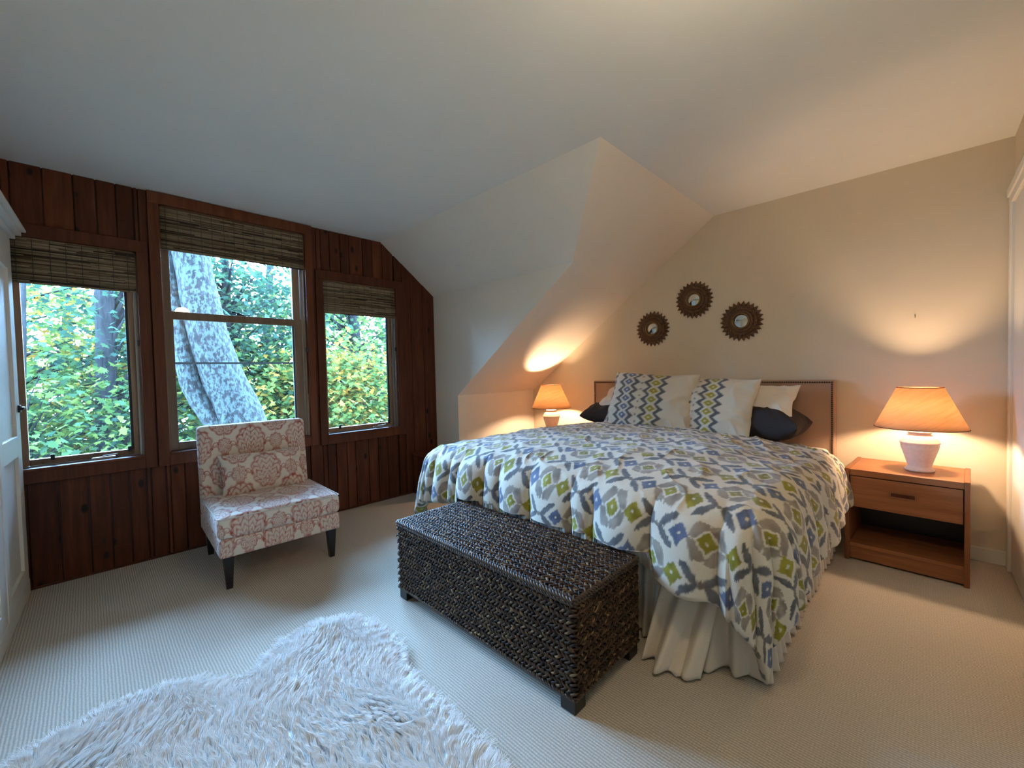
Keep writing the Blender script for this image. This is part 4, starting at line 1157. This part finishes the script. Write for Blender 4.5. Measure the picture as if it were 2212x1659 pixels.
def leaves(name, P, size, cols, parent, tilt=.55, simple=False):
    n = len(P); sh = LO if not simple else np.array([(0, -.5), (.40, -.15), (.25, .25), (0, .52), (-.25, .25), (-.40, -.15)])
    k = len(sh)
    az = RS.uniform(0, 2*PI, n); el = RS.normal(0, tilt, n); rl = RS.normal(0, tilt, n); s = size*RS.uniform(.65, 1.25, n)
    ca, sa = np.cos(az), np.sin(az)
    e1 = np.stack([ca, sa, np.sin(el)], 1); e2 = np.stack([-sa, ca, np.sin(rl)], 1)
    V = P[:, None]+(sh[None, :, :1]*s[:, None, None])*e1[:, None]+(sh[None, :, 1:]*s[:, None, None])*e2[:, None]
    V[:, :, 2] -= (np.abs(sh[None, :, 0])**1.5*s[:, None]*.35)
    c = cols[RS.choice(len(cols), n)]*RS.uniform(.7, 1.3, (n, 1))*LEAFK
    return tag(fastmesh(name, V.reshape(-1, 3), np.arange(n*k).reshape(n, k), M_leaf, parent, False, np.repeat(c, k, 0)), kind='stuff')
G = np.array([(.060, .150, .040), (.045, .120, .045), (.085, .185, .045), (.035, .095, .045), (.11, .20, .045)])
GY = np.array([(.085, .185, .045), (.12, .22, .05), (.20, .22, .045), (.30, .22, .04), (.06, .15, .045)])
GB = np.array([(.030, .095, .060), (.040, .115, .065), (.050, .130, .060), (.028, .080, .055)])
def sprays(cen, rad, nspray, per, flat=.16, spread=.42):
    """flat layered branch sprays filling an ellipsoid"""
    cen = np.array(cen); rad = np.array(rad)
    d = RS.normal(size=(nspray, 3)); d /= np.linalg.norm(d, axis=1)[:, None]
    c = cen+d*rad*RS.uniform(.35, 1.0, (nspray, 1))**.6
    P = np.repeat(c, per, 0)+RS.normal(size=(nspray*per, 3))*np.array([spread, spread, flat])
    return P, c
def tree(x, y, zg, h, r, crown, nspray, per, size, cols, label, lean=(0, 0), simple=False, barkm=None, grp='maple trees outside the windows'):
    t = empty('maple_tree', (x, y, zg), 0, label, 'tree', grp)
    z = np.linspace(0, h, 10); P = np.stack([lean[0]*z/h+.05*np.sin(z*1.3), lean[1]*z/h+.04*np.cos(z*1.1), z], 1)
    P0 = P.copy(); tubes('trunk', [(P, r*(1-.55*z/h))], barkm or M_bark, t, 10)
    Pl, c = sprays(crown[0], crown[1], nspray, per)
    Pl -= np.array([x, y, zg]); c = c-np.array([x, y, zg])
    L = []
    for k in range(0, len(c), 3):
        e = c[k]; zz = min(max(e[2]-.7, .3*h), h*.97); i = zz/h
        s = np.array([np.interp(zz, z, P0[:, 0]), np.interp(zz, z, P0[:, 1]), zz]); m_ = (s+e)/2+np.array([0, 0, .12])
        L.append((np.array([s, m_, e]), np.array([r*.30, r*.16, .006])))
    tag(tubes('branches', L, barkm or M_bark, t, 5), kind='stuff')
    leaves('foliage', Pl, size, cols, t, simple=simple)
    return t
ZG = -2.9
st(fastmesh('ground', [(-60, -45, ZG-1), (-.5, -45, ZG), (-.5, 45, ZG), (-60, 45, ZG-1)], [(0, 1, 2, 3)], newmat('leaf_litter', (.035, .030, .015), .9)[0]))
# the big leaning lichen-covered trunk close to the middle window
def big_tree():
    t = empty('old_leaning_tree', (-1.9, -2.1, ZG), 0, 'huge leaning lichen-covered tree trunk close outside the middle window', 'tree')
    def rag(P, R_, name, seg=26):
        P = np.array(P, float); n = 60; q = np.linspace(0, len(P)-1, n); k = np.arange(len(P))
        Q = np.stack([np.interp(q, k, P[:, i]) for i in range(3)], 1)
        for _ in range(4): Q[1:-1] = (Q[:-2]+Q[1:-1]*2+Q[2:])/4
        rr = np.interp(q, k, R_)
        V, F = tube_arrays(Q, rr, seg); V = V.reshape(n, seg, 3); c = Q[:, None]
        a = np.arange(seg)/seg*2*PI
        f = 1+.06*np.sin(3*a+1)[None, :]+.05*vnoise(np.cos(a)[None]*3+q[:, None]*2.5, np.sin(a)[None]*3+q[:, None])
        V = c+(V-c)*f[..., None]
        o = mesh(name, V.reshape(-1, 3)-np.array([-1.9, -2.1, ZG]), F, M_lichen, t, True)
        return o
    rag([(-1.9, -2.15, ZG), (-1.9, -2.25, -1.5), (-1.9, -2.36, 0), (-1.9, -2.49, .75), (-1.9, -2.66, 1.25), (-1.9, -2.78, 1.75), (-1.9, -2.86, 2.3), (-1.9, -2.95, 3.2), (-1.9, -3.05, 5.0)], [.42, .36, .30, .235, .20, .18, .165, .15, .11], 'trunk')
    rag([(-1.95, -2.40, -.1), (-1.95, -2.62, .55), (-1.95, -2.80, .85), (-1.98, -2.93, 1.15), (-2.0, -3.00, 1.7), (-2.05, -3.06, 2.3), (-2.1, -3.2, 3.2), (-2.2, -3.6, 4.6)], [.20, .14, .105, .095, .085, .08, .07, .05], 'forked_limb')
    rag([(-1.75, -2.70, .60), (-1.74, -2.66, .82), (-1.74, -2.62, .98)], [.05, .035, .012], 'branch_stub', 10)
big_tree()
tree(-3.6, -4.25, ZG, 6.0, .045, ((-3.8, -4.15, .25), (.9, .9, 1.2)), 190, 26, .080, G, 'slender young maple with forked branches seen in the left window', lean=(0, .05))
tree(-5.6, -4.75, ZG, 6.5, .12, ((-5.6, -4.5, 1.3), (1.0, 1.6, 1.7)), 170, 22, .090, GY, 'maple with yellowing sprays farther out in the left window')
tree(-4.2, -3.46, ZG, 8.5, .150, ((-4.5, -3.2, 1.1), (.7, .7, 2.4)), 110, 22, .085, GB, 'stout dark-trunked tree at the right side of the left window', lean=(0, -.12))
tree(-5.2, -1.95, ZG, 8.5, .10, ((-5.3, -2.0, 2.3), (1.2, 1.6, 1.4)), 230, 24, .095, GB, 'blue-green maple filling the upper part of the middle window')
tree(-4.6, -.95, ZG, 7.5, .12, ((-4.7, -1.4, .4), (.9, 1.3, 1.3)), 230, 26, .090, G, 'leafy maple low behind the leaning trunk in the middle window')
tree(-3.7, .75, ZG, 5.4, .050, ((-3.6, -.62, .55), (.7, 1.05, 1.35)), 260, 26, .090, GY, 'bright green and yellow maple filling the right window', lean=(-.2, .1))
tree(-6.5, .9, ZG, 9.0, .14, ((-6.6, .6, 1.9), (1.3, 2.0, 1.9)), 200, 22, .11, G, 'taller maple behind the yellow-green one in the right window')
tree(-7.5, -3.0, ZG, 9.0, .14, ((-7.6, -3.0, 1.0), (1.3, 2.4, 2.2)), 220, 22, .12, GY, 'yellowing maple farther off between the left and middle windows')

def far_wall():
    # dense woodland beyond: many sprays on a long band, gaps to the white sky near the top
    n = 900; ang = RS.uniform(-.62, .75, n); d = RS.uniform(13, 20, n)
    x = 3.6-d*np.cos(ang); y = -3.7+d*np.sin(ang); z = RS.uniform(-2.5, 1, n)*1.0+RS.uniform(0, 1, n)**1.6*4.2
    c = np.stack([x, y, z], 1); P = np.repeat(c, 16, 0)+RS.normal(size=(n*16, 3))*np.array([.7, .7, .28])
    t = empty('distant_woodland', (-14, 0, ZG), 0, 'distant green and yellow woodland closing the view outside', 'trees', None, 'stuff')
    leaves('foliage', P-np.array([-14, 0, ZG]), .30, np.concatenate([GB, G, GY]), t, simple=True)
    L = []
    for k in range(14):
        a = -.55+k*.09+RS.uniform(-.02, .02); dd = RS.uniform(11, 16); xx, yy = 3.6-dd*math.cos(a)+14, -3.7+dd*math.sin(a)
        L.append((np.array([(xx, yy, 0), (xx+.1, yy+RS.uniform(-.3, .3), 5), (xx, yy+RS.uniform(-.5, .5), 10)]), np.array([.16, .12, .07])))
    tag(tubes('trunks', L, M_bark, t, 7), kind='stuff')
far_wall()
